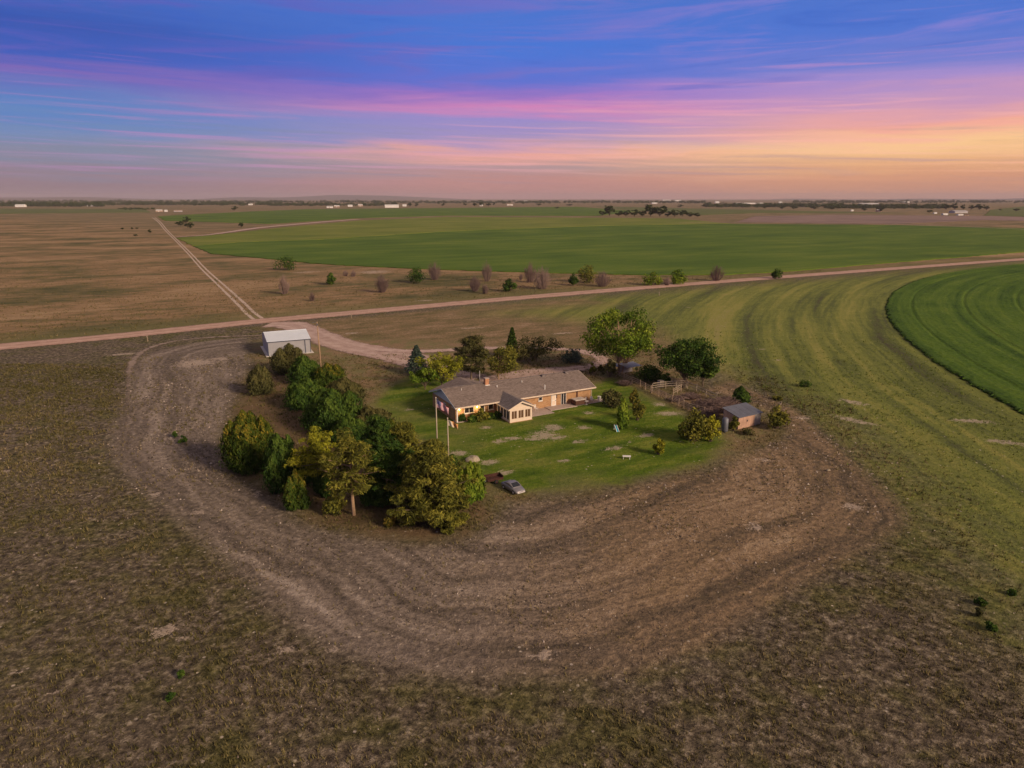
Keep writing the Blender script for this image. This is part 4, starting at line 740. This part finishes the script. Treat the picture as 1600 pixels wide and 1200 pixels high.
MB().box(0, 0, .102, BL, .12, mh).build('wall', STEEL, mbld); MB().box(0, BD - .12, .102, BL, BD, mh).build('wall', STEEL, mbld)
for x in (0, BL - .12): MB().slab([(x, .121, .102), (x, BD - .121, .102), (x, BD - .121, mh), (x, BD / 2, mr - .06), (x, .121, mh)], (.12, 0, 0)).build('wall', STEEL, mbld)
rp = MB(); rp.slab([(-.15, -.2, mh - .05), (BL + .15, -.2, mh - .05), (BL + .15, BD / 2, mr), (-.15, BD / 2, mr)], (0, 0, .08)); rp.slab([(-.15, BD + .2, mh - .05), (-.15, BD / 2 + .002, mr), (BL + .15, BD / 2 + .002, mr), (BL + .15, BD + .2, mh - .05)], (0, 0, .08)); rr0 = rp.build('roof', RSTEEL, mbld)
MB().box(-.17, BD / 2 - .2, mr + .06, BL + .17, BD / 2 + .2, mr + .12).build('ridge_cap', RSTEEL, rr0)
NAVY = plain('navy_trim', (.055, .065, .10), .5, .1, 2)
for x in (-.04, BL - .08): MB().box(x, -.04, .102, x + .12, -.002, mh - .1).build('corner_trim', NAVY, mbld)
MB().box(-.04, .0, .102, -.002, .12, mh - .1).build('corner_trim', NAVY, mbld); MB().box(-.15, -.26, mh - .17, BL + .15, -.202, mh - .02).build('eave_trim', NAVY, mbld)
dr = MB().box(BL - 1.35, -.07, .103, BL - 1.15, -.004, mh - .25).build('door_frame', NAVY, mbld)
MB().box(BL + .003, 2.5, .103, BL + .06, 8.5, 3.1).build('overhead_door', WHITE, mbld)
# ------------------------------------------------------------------ old shed, metal panel, corral
WEATH = plain('weathered_pink_board', (.44, .27, .19), .9, .25, 1.6); GREYB = plain('weathered_grey_board', (.27, .24, .23), .9, .25, 1.6); TIN = plain('grey_tin', (.15, .155, .18), .55, .2, 1.0, metal=.3); POSTW = plain('fence_wood', (.36, .26, .18), .9, .3, 2); RAILW = plain('pale_rail', (.33, .265, .195), .9, .2, 2)
a = G(1153, 671); b = G(1188, 662.5); SA = math.atan2(b.y - a.y, b.x - a.x); SLn = math.hypot(b.x - a.x, b.y - a.y)
sh = empty('old_shed', (a.x, a.y, 0), SA); tag(sh, 'old pinkish board shed with grey tin roof below the corral', 'shed'); sd = 3.2; nbd = 14
for k in range(nbd):
    x = k * SLn / nbd; MB().box(x + .008, RNG.random() * .02, 0, x + SLn / nbd - .008, .05, 2.05 + .02 * RNG.random()).build('board', WEATH if k < 10 else GREYB, sh)
MB().box(0, .052, 0, SLn, .10, 2.0).build('wall', GREYB, sh); MB().box(0, sd - .06, 0, SLn, sd, 2.65).build('wall', GREYB, sh)
for x in (0, SLn - .06): MB().slab([(x, .101, 0), (x, sd - .061, 0), (x, sd - .061, 2.65), (x, .101, 2.05)], (.06, 0, 0)).build('side_wall', WEATH, sh)
npn = 7
for k in range(npn): x = -.2 + k * (SLn + .4) / npn; MB().slab([(x + .005, -.25, 2.0), (x + (SLn + .4) / npn - .005, -.25, 2.0), (x + (SLn + .4) / npn - .005, sd + .25, 2.78), (x + .005, sd + .25, 2.78)], (0, 0, .05 + .012 * (k % 2))).build('roof_sheet', TIN, sh)
MB().box(SLn * .36, -.04, 1.0, SLn * .40, -.004, 1.3).build('vent', BLACK, sh)
p = G(1132, 675); tk = empty('feed_tank', (p.x, p.y, 0), .4); tag(tk, 'upright grey metal tank standing left of the old shed', 'tank'); MB().tube([(0, 0, .12), (0, 0, .3), (0, 0, 2.2), (0, 0, 2.4)], [.42, .5, .5, .3], 14).build('shell', TIN, tk, True)
for q in (0, 2.1, 4.2): MB().tube([(.38 * math.cos(q), .38 * math.sin(q), -.05), (.38 * math.cos(q), .38 * math.sin(q), .5)], [.04, .04], 5).build('leg', TIN, tk)
def fence(name, px, label, rails, mat_p, mat_r, hgt=1.35, step=2.4, thick=.055):
    pts = [G(*q) for q in px]; o = empty(name, (pts[0].x, pts[0].y, 0)); tag(o, label, 'fence'); base = pts[0]; posts = []
    for i in range(len(pts) - 1):
        L = (pts[i + 1] - pts[i]).length; k = max(1, round(L / step)); posts += [pts[i].lerp(pts[i + 1], j / k) for j in range(k)]
    posts.append(pts[-1]); loc = [q - base for q in posts]
    for q in loc: h_ = hgt * (1 + RNG.normal() * .05); MB().tube([(q.x, q.y, -.1), (q.x + RNG.normal() * .04, q.y + RNG.normal() * .04, h_)], [.09, .075], 6).build('post', mat_p, o)
    for i in range(len(loc) - 1):
        for z in rails:
            a_, b_ = loc[i], loc[i + 1]; d_ = (b_ - a_).normalized() * .09; MB().tube([(a_.x + d_.x, a_.y + d_.y, z + RNG.normal() * .03), (b_.x - d_.x, b_.y - d_.y, z + RNG.normal() * .03)], [thick, thick], 5).build('rail', mat_r, o)
    return o
fence('rail_fence', [(951, 583), (975, 593), (1000, 604), (1017, 613)], 'brown post and rail fence from the driveway bend to the corral', (.5, .85, 1.2), POSTW, POSTW)
fence('rail_fence', [(1018, 613.5), (1040, 624), (1060, 633), (1076, 641), (1100, 648)], 'brown corral fence facing the lawn', (.35, .65, .95, 1.25), POSTW, POSTW, 1.4, 2.0, .06)
fence('rail_fence', [(1019, 610), (1040, 607), (1072, 605)], 'pale railed fence below the dark corral tree', (.55, .95, 1.35), RAILW, RAILW, 1.5, 2.6, .08)
fence('rail_fence', [(1074, 606), (1088, 611), (1103, 619), (1120, 626)], 'pale railed fence running right from the corral tree', (.6, 1.15), RAILW, RAILW, 1.4, 3.0, .07)
fence('rail_fence', [(1052, 618), (1064, 611)], 'short inner fence splitting the corral', (.5, .9, 1.3), POSTW, RAILW, 1.5, 2.2)
for px, py, w_, d_, h_, lb in [(979, 588, 3.6, 2.6, 1.9, 'small open shelter with flat grey tin roof below the cottonwood'), (955, 585, 2.2, 1.6, 1.6, 'little lean-to with pale tin roof left of the cottonwood')]:
    p = G(px, py); o = empty('animal_shelter', (p.x, p.y, 0), HA); tag(o, lb, 'shelter'); 
    for x, y in ((.1, .1), (w_ - .1, .1), (.1, d_ - .1), (w_ - .1, d_ - .1)): MB().tube([(x, y, -.05), (x, y, h_)], [.07, .07], 6).build('post', POSTW, o)
    n_ = int(w_ / .6)
    for k in range(n_): x = -.2 + k * (w_ + .4) / n_; MB().slab([(x + .004, -.3, h_ + .01), (x + (w_ + .4) / n_ - .004, -.3, h_ + .01), (x + (w_ + .4) / n_ - .004, d_ + .3, h_ + .25), (x + .004, d_ + .3, h_ + .25)], (0, 0, .04)).build('roof_sheet', plain('pale_tin%d' % k, (.42, .42, .46), .5, .15, 1, metal=.2), o)
    MB().box(.1, d_ - .08, .1, w_ - .1, d_ - .03, h_ - .05).build('back_wall', GREYB, o)
p = G(1031, 606); o = empty('loading_box', (p.x, p.y, 0), HA); tag(o, 'upright weathered plywood box at the rear of the corral', 'box'); MB().box(0, 0, 0, .95, .8, 1.3).build('body', GREYB, o); MB().box(-.05, -.06, 1.302, 1.0, .86, 1.37).build('lid', RAILW, o); MB().box(.1, -.03, .1, .85, -.003, 1.2).build('front_panel', RAILW, o)

# ------------------------------------------------------------------ poles and flags
def cloth_mat(name, fn): m, t = base_mat(name); v = t.new('ShaderNodeUVMap').outputs[0]; x, y, _ = t.sep(v); finish(t, fn(t, x, y), .8, spec=.1); return m
def us(t, x, y):
    st = t.math('LESS_THAN', t.math('MODULO', t.math('MULTIPLY', y, 6.5), 1.0), .5); c = t.mix(st, (.62, .55, .56), (.42, .05, .08))
    can = t.math('MULTIPLY', t.math('LESS_THAN', x, .4), t.math('GREATER_THAN', y, .46)); vx_ = t.math('ABSOLUTE', t.math('SUBTRACT', t.math('FRACT', t.math('MULTIPLY', x, 15)), .5)); vy_ = t.math('ABSOLUTE', t.math('SUBTRACT', t.math('FRACT', t.math('MULTIPLY', y, 9)), .5))
    star = t.math('LESS_THAN', t.math('ADD', vx_, vy_), .28); return t.mix(can, c, t.mix(star, (.07, .07, .20), (.65, .62, .66)))
def second(t, x, y): return t.mix(t.ss(t.math('ADD', x, t.math('MULTIPLY', t.math('SUBTRACT', y, .5), .25)), .42, .5), (.62, .55, .42), t.mix(t.ss(t.noise(t.comb(x, y, 0.0), 9, 2), .5, .6), (.50, .20, .05), (.60, .48, .30)))
def flag(px, by, ty, label, w, h, droop, mat_, ang):
    p = G(px, by); ht_ = height_for(px, by, ty); po = empty('flagpole', (p.x, p.y, 0)); tag(po, label[0], 'flagpole', 'flagpoles at the lawn edge'); MB().tube([(0, 0, -.2), (0, 0, ht_ * .55), (0, 0, ht_)], [.11, .09, .05], 8).build('pole', POLE, po, True); MB().tube([(0, 0, ht_), (0, 0, ht_ + .1), (0, 0, ht_ + .2)], [.04, .10, .03], 8).build('finial', CREAM, po)
    NX, NY = 22, 12; V = []; F_ = []; UV = []; ca, sa = math.cos(ang), math.sin(ang)
    for i in range(NX + 1):
        for j in range(NY + 1):
            a_, b_ = i / NX, j / NY; fold = .16 * math.sin(a_ * 11 + b_ * 2.2) * a_ ** .5; xx = .07 + a_ * w * (1 - .35 * droop); z_ = ht_ - .15 - (1 - b_) * h * (1 - .30 * droop * a_) - droop * w * .62 * a_ ** 1.25; V.append((xx * ca - fold * sa, xx * sa + fold * ca, z_)); UV.append((a_, b_))
    for i in range(NX):
        for j in range(NY): q = i * (NY + 1) + j; F_.append((q, q + NY + 1, q + NY + 2, q + 1))
    me = bpy.data.meshes.new('flag'); me.from_pydata(V, [], F_); me.update(); ul = me.uv_layers.new(name='UVMap')
    for lp in me.loops: ul.data[lp.index].uv = UV[lp.vertex_index]
    me.shade_smooth(); o = link('flag', me, mat_); o.location = p; tag(o, label[1], 'flag')
    md = o.modifiers.new('thickness', 'SOLIDIFY'); md.thickness = .012
POLE = plain('pole_paint', (.46, .38, .28), .6, .15, 1)
flag(683.5, 706, 622.5, ('taller flagpole left of its neighbour at the lawn edge', 'striped red white and blue flag drooping from the taller pole'), 2.5, 1.25, .75, cloth_mat('stars_and_stripes', us), -.25)
flag(701, 722, 654.5, ('shorter flagpole on the right beside the boulder', 'cream and rust flag hanging from the shorter pole'), 1.75, .85, .55, cloth_mat('cream_rust_cloth', second), -.15)
p = G(503, 596); h_ = height_for(503, 596, 503); o = empty('utility_pole', (p.x, p.y, 0)); tag(o, 'tall bare wooden pole rising from the shelterbelt near the drive', 'utility pole'); MB().tube([(0, 0, -.3), (0, 0, h_ * .5), (-.1, 0, h_)], [.16, .14, .10], 8).build('pole', BARK_PALE, o, True); MB().box(-.15, -.2, h_ - .7, .05, -.102, h_ - .3).build('meter_box', TIN, o); MB().tube([(-.1, 0, h_ - .25), (-.5, -.3, h_ - .05), (-.9, -.5, h_ - .1)], [.03, .03, .06], 6).build('lamp_arm', TIN, o)
for px, py, lb in [(231, 533, 'short wooden post on the left road verge'), (549, 497, 'short wooden post on the verge above the drive'), (1030, 462, 'short wooden post on the verge above the cottonwood')]:
    p = G(px, py); o = empty('marker_post', (p.x, p.y, 0)); tag(o, lb, 'post'); MB().tube([(0, 0, -.1), (0, 0, 1.5)], [.10, .08], 6).build('post', POSTW, o); MB().box(-.16, -.14, 1.05, .16, -.11, 1.4).build('plate', RAILW, o)

# ------------------------------------------------------------------ boulder, car, trailer, play things
def rock(px, py, sx_, sy_, sz_, label, seed):
    r = np.random.default_rng(seed); p = G(px, py); import bmesh
    bm = bmesh.new(); bmesh.ops.create_icosphere(bm, subdivisions=4, radius=1); k = r.normal(size=(9, 3)) * 2.2; ph_ = r.uniform(0, 6, 9)
    for v in bm.verts:
        n = sum(math.sin(v.co.dot(Vector(k[i])) + ph_[i]) for i in range(9)) / 9; f = 1 + .30 * n + .05 * math.sin(v.co.dot(Vector(k[0])) * 6); v.co = Vector((v.co.x * sx_ * f, v.co.y * sy_ * f, max(-.1, v.co.z * sz_ * f + sz_ * .4)))
    me = bpy.data.meshes.new('boulder'); bm.to_mesh(me); bm.free(); me.shade_smooth(); o = link('boulder', me, ROCK); o.location = (p.x, p.y, 0); o.rotation_euler = (0, 0, .4); tag(o, label, 'rock')
ROCK = plain('pale_rock', (.30, .25, .18), .95, .5, 4, bump=1.0)
rock(738, 720, 1.05, .75, .55, 'pale rounded boulder on the rough lawn right of the flagpoles', 3)
rock(1294, 735, .3, .2, .12, 'small flat pale stone on the track right of the old shed', 5)
CARP = plain('silver_paint', (.27, .25, .26), .35, .10, 1.5, metal=.4, spec=.5, bump=.02); CARL = plain('pale_bumper', (.58, .53, .50), .45, .08, 2, bump=.02); RUST = plain('rust', (.060, .022, .016), .9, .4, 5); RUBBER = plain('rubber', (.025, .024, .025), .9, .2, 5)
p = G(802, 771); car = empty('parked_car', (p.x, p.y + 1.0, 0), math.atan2(-.82, .57)); tag(car, 'small silver wedge shaped car parked on the grass edge', 'car')
L_, W_ = 3.5, 1.55
def loft(secs):
    """cross-sections (x, half width, z low, z high, roof half width) joined nose to tail"""
    mb = MB()
    for x, w, z0, z1, w1 in secs: mb.v += [(x, -w, z0), (x, -w, (z0 + z1) * .55), (x, -w1, z1), (x, w1, z1), (x, w, (z0 + z1) * .55), (x, w, z0)]
    for i in range(len(secs) - 1):
        for k in range(6): a_, b_ = i * 6 + k, i * 6 + (k + 1) % 6; mb.f.append((a_, a_ + 6, b_ + 6, b_))
    n = (len(secs) - 1) * 6; mb.f += [tuple(range(6)), tuple(n + k for k in reversed(range(6)))]; return mb
bd = loft([(-1.75, .66, .32, .62, .60), (-1.6, .75, .24, .74, .68), (-.9, .78, .2, .80, .72), (.1, .78, .2, .78, .72), (1.0, .77, .2, .70, .70), (1.55, .73, .24, .58, .64), (1.75, .62, .32, .48, .54)]).build('body', CARP, car, True)
cb = loft([(-1.15, .66, .78, .82, .62), (-.55, .66, .78, 1.12, .52), (.10, .66, .78, 1.14, .52), (.85, .66, .72, .78, .62)]); cabin = cb.build('cabin', CARP, car)
gl = plain('car_glass', (.02, .022, .03), .1, .1, 1, spec=.6, bump=0)
def pane(pts, n, nm): MB().slab(pts, n).build(nm, gl, cabin)
pane([(.17, -.46, 1.12), (.80, -.56, .80), (.80, .56, .80), (.17, .46, 1.12)], (.012, 0, .02), 'windscreen'); pane([(-.60, -.46, 1.10), (-1.08, -.56, .84), (-1.08, .56, .84), (-.60, .46, 1.10)], (-.012, 0, .02), 'rear_window')
for s in (-1, 1):
    pane([(-.50, s * .615, .86), (.50, s * .635, .86), (.08, s * .545, 1.08), (-.46, s * .545, 1.08)], (0, s * .025, .004), 'side_window')
    for x in (-1.08, 1.08):
        wh = MB().tube([(x, s * .60, .27), (x, s * .80, .27)], [.27, .27], 16).build('wheel', RUBBER, car); MB().tube([(x, s * .801, .27), (x, s * .815, .27)], [.16, .15], 12).build('rim', CARL, wh)
    MB().box(1.70, s * .42 - .12, .40, 1.765, s * .42 + .12, .47).build('headlight', CARL, car); MB().box(-1.77, s * .45 - .14, .46, -1.70, s * .45 + .14, .56).build('tail_light', RUST, car)
MB().box(-1.80, -.62, .28, -1.752, .62, .40).build('bumper', CARL, car); MB().box(1.752, -.58, .28, 1.80, .58, .38).build('bumper', CARL, car)
p = G(771, 756); tr = empty('utility_trailer', (p.x, p.y + .6, 0), .45); tag(tr, 'rusty dark red flatbed trailer left of the silver car', 'trailer')
for k in range(5): MB().box(-1.1, -.55 + k * .222, .52, 1.1, -.55 + k * .222 + .21, .57).build('deck_plank', RUST, tr)
MB().box(-1.1, .57, .40, 1.1, .62, .95).build('side_board', RUST, tr); MB().box(-1.1, -.61, .40, 1.1, -.56, .72).build('side_board', RUST, tr); MB().box(1.105, -.6, .40, 1.15, .6, .95).build('tail_board', RUST, tr); MB().box(-1.05, -.5, .40, 1.05, .5, .515).build('chassis', BLACK, tr)
for s in (-1, 1): wh = MB().tube([(.1, s * .64, .28), (.1, s * .80, .28)], [.28, .28], 14).build('wheel', RUBBER, tr); MB().tube([(.1, s * .801, .28), (.1, s * .81, .28)], [.13, .13], 10).build('rim', RUST, wh)
MB().tube([(-1.1, -.3, .46), (-1.9, 0, .44), (-2.1, 0, .44)], [.04, .04, .05], 6).build('drawbar', PLAST, tr)
TEAL = plain('turquoise_plastic', (.03, .30, .42), .4, .1, 2, bump=.02)
p = G(963, 673); sl_ = empty('play_slide', (p.x, p.y, 0), -1.35); sl_.scale = (.68, .68, .68); tag(sl_, 'small turquoise and white plastic slide on the lawn', 'slide')
MB().slab([(-.5, -.22, 1.05), (1.0, -.22, .08), (1.0, .22, .08), (-.5, .22, 1.05)], (0, 0, .05)).build('chute', TEAL, sl_)
for s in (-1, 1): MB().slab([(-.55, s * .28 - .05, 1.02), (1.05, s * .28 - .05, .02), (1.05, s * .28 - .05, .20), (-.55, s * .28 - .05, 1.28)], (0, .10, 0)).build('side_rail', WHITE, sl_); MB().box(-.95, s * .24 - .04, 0, -.87, s * .24 + .04, 1.3).build('ladder_post', WHITE, sl_)
for k in range(3): MB().box(-.94, -.199, .28 + k * .33, -.88, .199, .34 + k * .33).build('rung', TEAL, sl_)
MB().box(-.86, -.22, 1.03, -.52, .22, 1.09).build('platform', TEAL, sl_)
p = G(979, 717); bn = empty('bench', (p.x, p.y, 0), -.08); tag(bn, 'low white bench alone on the front lawn', 'bench')
for k in range(3): MB().box(-.58, -.30 + k * .2, .40, .58, -.12 + k * .2, .45).build('seat_plank', WHITE, bn)
for s in (-1, 1): MB().slab([(s * .45 - .05, -.30, 0), (s * .45 - .05, -.20, 0), (s * .45 - .05, .20, .398), (s * .45 - .05, .10, .398)], (.05, 0, 0)).build('leg', WHITE, bn); MB().slab([(s * .45 + .004, .30, 0), (s * .45 + .004, .20, 0), (s * .45 + .004, -.20, .398), (s * .45 + .004, -.10, .398)], (.05, 0, 0)).build('leg', WHITE, bn)

# ------------------------------------------------------------------ far farms
FW = plain('far_white', (.78, .74, .70), .7, .08, .05); FG_ = plain('far_grey', (.45, .42, .42), .7, .1, .05); FT = plain('far_tan', (.46, .33, .25), .8, .1, .05); FR_ = plain('far_roof', (.30, .26, .25), .8, .1, .05); FRW = plain('far_roof_pale', (.70, .68, .66), .6, .08, .05)
def farm(px, by, wpx, hpx, mats, label, depth=.6, rot=.12):
    s = px_m(px, by); p = G(px, by); w = wpx * s; h = hpx * s; d_ = min(w * depth, 30); o = empty('farm_building', (p.x - w / 2, p.y, 0), rot); tag(o, label, 'building', 'far farm buildings'); e = h * .66
    MB().box(0, 0, 0, w, d_, e).build('wall', mats[0], o); MB().slab([(-.02 * w, -.5, e), (1.02 * w, -.5, e), (1.02 * w, d_ / 2, h), (-.02 * w, d_ / 2, h)], (0, 0, .25)).build('roof', mats[1], o); MB().slab([(-.02 * w, d_ + .5, e), (-.02 * w, d_ / 2 + .01, h), (1.02 * w, d_ / 2 + .01, h), (1.02 * w, d_ + .5, e)], (0, 0, .25)).build('roof', mats[1], o)
    for x in (.01, w - .31): MB().slab([(x, 0, e), (x, d_, e), (x, d_ / 2, h)], (.3, 0, 0)).build('gable', mats[0], o)
    MB().box(w * .4, -.12, 0, w * .55, -.01, e * .7).build('door', mats[1], o)
for a in [(30, 323.5, 13, 4, (FW, FRW), 'white shed at the far left edge of the skyline'), (140, 322.5, 8, 2.6, (FW, FRW), 'small white shed between the two left tree belts'), (248, 331, 9, 3.2, (FT, FW), 'tan and white farm house at the end of the dirt lane'), (259, 331, 4, 3, (FW, FRW), 'little white shed beside the lane end farm house'), (277, 331, 11, 2.4, (FG_, FT), 'low grey barn right of the lane end farm'), (391, 320.5, 6, 2.2, (FW, FRW), 'tiny white shed on the left skyline below the hills'), (515, 325, 9, 3, (FW, FG_), 'leftmost pale shed of the row beyond the far crops'), (526, 324, 8, 3.2, (FT, FRW), 'second pale shed of the row beyond the far crops'), (547, 323, 7, 3, (FW, FRW), 'third pale shed of the row beyond the far crops'), (563, 322.5, 7, 3, (FT, FW), 'tan house left of the long white barn'), (612, 324.5, 21, 4.6, (FW, FW), 'long white barn standing beyond the middle of the far crops'), (632, 322.5, 6, 3, (FW, FRW), 'small white shed tucked beside the dark trees'), (752, 322, 5, 2.6, (FW, FRW), 'white house in front of the three skyline trees'), (797, 321, 9, 2.4, (FW, FT), 'low white barn right of the skyline trees'), (822, 315.5, 6, 2, (FW, FRW), 'tiny white shed on the middle skyline'), (1023, 318.5, 8, 2, (FW, FRW), 'white shed just above the dark grove'), (1042, 313.8, 12, 2, (FW, FG_), 'far pale works building right of the middle skyline'), (1060, 314.3, 10, 1.8, (FW, FRW), 'second pale works building on the skyline'), (1121, 317.5, 6, 2.8, (FW, FRW), 'white cottage standing alone on the right plain'), (1172, 318.6, 46, 1.7, (FW, FW), 'very long low white barn on the right plain'), (1220, 317.5, 5, 2.4, (FW, FRW), 'white tower block at the end of the long low barn'), (1332, 330, 4, 2.2, (FW, FRW), 'tiny white shed left among the far right farm trees'), (1360, 320, 30, 2.4, (FG_, FRW), 'wide grey works building behind the right farm trees'), (1374, 331, 7, 3.8, (FT, FW), 'cream farm house among the right farm trees'), (1415, 316.5, 15, 1.8, (FW, FRW), 'pale barn on the skyline above the right farms'), (1462, 334, 5, 2.2, (FW, FRW), 'small white shed left of the right farm yard'), (1478, 336, 8, 2.4, (FW, FW), 'bright white shed in front of the right farm yard'), (1503, 333, 22, 4, (FG_, FG_), 'wide grey barn in the right farm yard'), (1502, 336.6, 9, 2, (FW, FW), 'low white trailer in front of the wide grey barn'), (1511, 336.6, 7, 1.8, (FT, RUST), 'rust roofed shed right of the low white trailer'), (1462, 323.5, 10, 2.6, (FT, FRW), 'tan house behind the right farm yard')]: farm(*a)

# ------------------------------------------------------------------ grass tufts and straw (nobody could count them)
m, t = base_mat('dry_grass_blades'); f = t.attr('rnd'); c = t.ramp(f, [(.0, (.040, .038, .014)), (.35, (.104, .092, .032)), (.65, (.175, .140, .058)), (.9, (.290, .215, .125)), (1.0, (.62, .52, .40))])
a_ = t.new('ShaderNodeBsdfDiffuse'); t.put(a_.inputs[0], c); o_ = t.new('ShaderNodeOutputMaterial'); t.l.new(a_.outputs[0], o_.inputs[0]); DRYG = m
m, t = base_mat('green_grass_blades'); f = t.attr('rnd'); c = t.ramp(f, [(.0, (.075, .120, .020)), (.5, (.160, .195, .040)), (1.0, (.30, .28, .09))]); a_ = t.new('ShaderNodeBsdfDiffuse'); t.put(a_.inputs[0], c); o_ = t.new('ShaderNodeOutputMaterial'); t.l.new(a_.outputs[0], o_.inputs[0]); GRG = m
def tufts(n, box, keep, size, mat_, name, label, blades=5, bias=0.0):
    x = RNG.uniform(box[0], box[1], n); y = box[2] + (box[3] - box[2]) * RNG.random(n) ** 1.5
    vis = np.abs(x) < y * .82 + 8; x, y = x[vis], y[vis]; z_ = zones(x, y); pk = keep(z_, x, y); ok = RNG.random(len(x)) < pk; x, y = x[ok], y[ok]; k = len(x)
    cr_ = np.clip(.5 + .35 * vnoise(x, y, .5, 11) + .3 * vnoise(x, y, .12, 12) + bias, 0, 1); sz = size * (.45 + 1.1 * RNG.random(k) ** 2) * np.clip(y / 70, .8, 1.6)
    V = []; Rn = []
    for b_ in range(blades):
        a = RNG.random(k) * 6.28; ln = sz * (.6 + .8 * RNG.random(k)); le = .35 + .9 * RNG.random(k); ox = RNG.normal(size=k) * sz * .35; oy = RNG.normal(size=k) * sz * .35; wd = sz * (.16 + .14 * RNG.random(k))
        bx = x + ox; by_ = y + oy; px_, py_ = -np.sin(a) * wd, np.cos(a) * wd; tx, ty_ = np.cos(a) * ln * le, np.sin(a) * ln * le; base = np.full(k, -.14)
        V.append(np.stack([np.stack([bx - px_, by_ - py_, base], -1), np.stack([bx + px_, by_ + py_, base], -1), np.stack([bx + tx, by_ + ty_, ln * .75], -1)], 1)); Rn.append(np.clip(.55 * cr_ + .55 * RNG.random(k) - .1, 0, 1))
    V = np.concatenate(V).reshape(-1, 3); o = link(name, np_mesh(name, V, tris=np.arange(len(V)).reshape(-1, 3), fattr={'rnd': np.concatenate(Rn)}), mat_); tag(o, label, 'grass', kind='stuff')
cl = lambda v, a, b: np.clip((v - a) / (b - a), 0, 1)
patch = lambda x, y: .35 + .65 * cl(vnoise(x, y, .55, 21) + .5 * vnoise(x, y, .16, 22), -.25, .2)
tufts(240000, (-130, 130, 32, 150), lambda z, x, y: cl(-z['outer'], -.5, 2.5) * cl(-z['green'], -12, 4) * (z['beyond'] < -8) * patch(x, y) * .95 * (z['pale'] < .1), .185, DRYG, 'dry_grass', 'dry olive and straw coloured grass on the open prairie', 4)
tufts(90000, (-90, 90, 38, 160), lambda z, x, y: (z['ring'] > -1) * patch(x, y) * .40 * (z['pale'] < .2) * (z['lawn'] < -1), .15, DRYG, 'dry_grass', 'sparse straw and stubble on the worn ring', 4, .18)
tufts(110000, (-320, 160, 165, 420), lambda z, x, y: cl(z['beyond'], 6, 9) * cl(-z['beyond'], -170, -20) * patch(x, y) * .9, .26, DRYG, 'dry_grass', 'tall dry grass beyond the gravel road', 3, .12)
tufts(60000, (-70, 60, 70, 160), lambda z, x, y: cl(z['outer'], 3, 8) * cl(-z['ring'], -1, 2) * cl(-z['lawn'], -1, 2) * patch(x, y) * .9, .17, DRYG, 'dry_grass', 'dry grass below the trees and around the yard', 4, .05)
tufts(70000, (20, 150, 50, 240), lambda z, x, y: cl(z['green'], -2, 10) * (z['crop'] < -1) * (z['beyond'] < -8) * .8 * patch(x, y) * cl(-y, -200, -110), .14, GRG, 'mown_grass', 'short yellow green grass on the mown stripes', 4)
tufts(90000, (-40, 50, 75, 135), lambda z, x, y: cl(z['lawn'], 0, 2) * .8 * (z['pale'] < .2), .085, GRG, 'lawn_grass', 'short green grass of the lawn', 3, -.25)

m, t = base_mat('soil_clod'); f = t.attr('rnd'); finish(t, t.ramp(f, [(.0, (.070, .055, .045)), (.5, (.190, .145, .110)), (.85, (.300, .230, .180)), (1.0, (.58, .48, .40))]), .95, spec=.1); CLOD = m
def clods(n, box, keep, size, label):
    """loose lumps of earth and stones: small uneven pyramids half sunk in the soil"""
    x = RNG.uniform(box[0], box[1], n); y = box[2] + (box[3] - box[2]) * RNG.random(n) ** 1.4; vis = np.abs(x) < y * .8 + 6; x, y = x[vis], y[vis]
    ok = RNG.random(len(x)) < keep(zones(x, y), x, y); x, y = x[ok], y[ok]; k = len(x); sz = size * (.4 + 1.3 * RNG.random(k) ** 3) * np.clip(y / 60, .8, 1.7); a0 = RNG.random(k) * 6.28; V = []
    for j in range(4): a = a0 + j * 1.57 + RNG.normal(size=k) * .3; r_ = sz * (.7 + .6 * RNG.random(k)); V.append(np.stack([x + np.cos(a) * r_, y + np.sin(a) * r_, np.full(k, -.2)], -1))
    V.append(np.stack([x + RNG.normal(size=k) * sz * .3, y + RNG.normal(size=k) * sz * .3, sz * (.25 + .5 * RNG.random(k)) - .06], -1)); V = np.stack(V, 1).reshape(-1, 3)
    b = np.arange(k)[:, None] * 5; T = np.concatenate([b + np.array([[j, (j + 1) % 4, 4]]) for j in range(4)]); rn = np.tile(np.clip(RNG.random(k) ** 1.3, 0, 1), 4)
    tag(link('soil_clods', np_mesh('clods', V, tris=T, fattr={'rnd': rn}), CLOD), label, 'soil', kind='stuff')
clods(120000, (-75, 85, 38, 150), lambda z, x, y: (z['ring'] > 0) * .85 * patch(x, y), .11, 'loose earth clods on the worn ring')
clods(60000, (-110, 110, 34, 120), lambda z, x, y: (z['outer'] < 0) * (z['beyond'] < -8) * cl(-z['green'], -10, 2) * .6 * patch(y, x), .10, 'stones and earth clods scattered over the prairie')

# ------------------------------------------------------------------ evening haze
m = bpy.data.materials.new('evening_haze'); m.use_nodes = True; t = NT(m.node_tree); t.n.clear(); pv = t.new('ShaderNodeVolumePrincipled'); pv.inputs['Color'].default_value = (.80, .70, .74, 1); pv.inputs['Density'].default_value = 4.2e-5; pv.inputs['Anisotropy'].default_value = 0
o_ = t.new('ShaderNodeOutputMaterial'); t.l.new(pv.outputs[0], o_.inputs['Volume'])
hz = MB().box(-27000, -3500, -3, 27000, 27500, 190).build('haze', m); tag(hz, 'thin mauve evening haze over the plain', 'haze', kind='stuff')
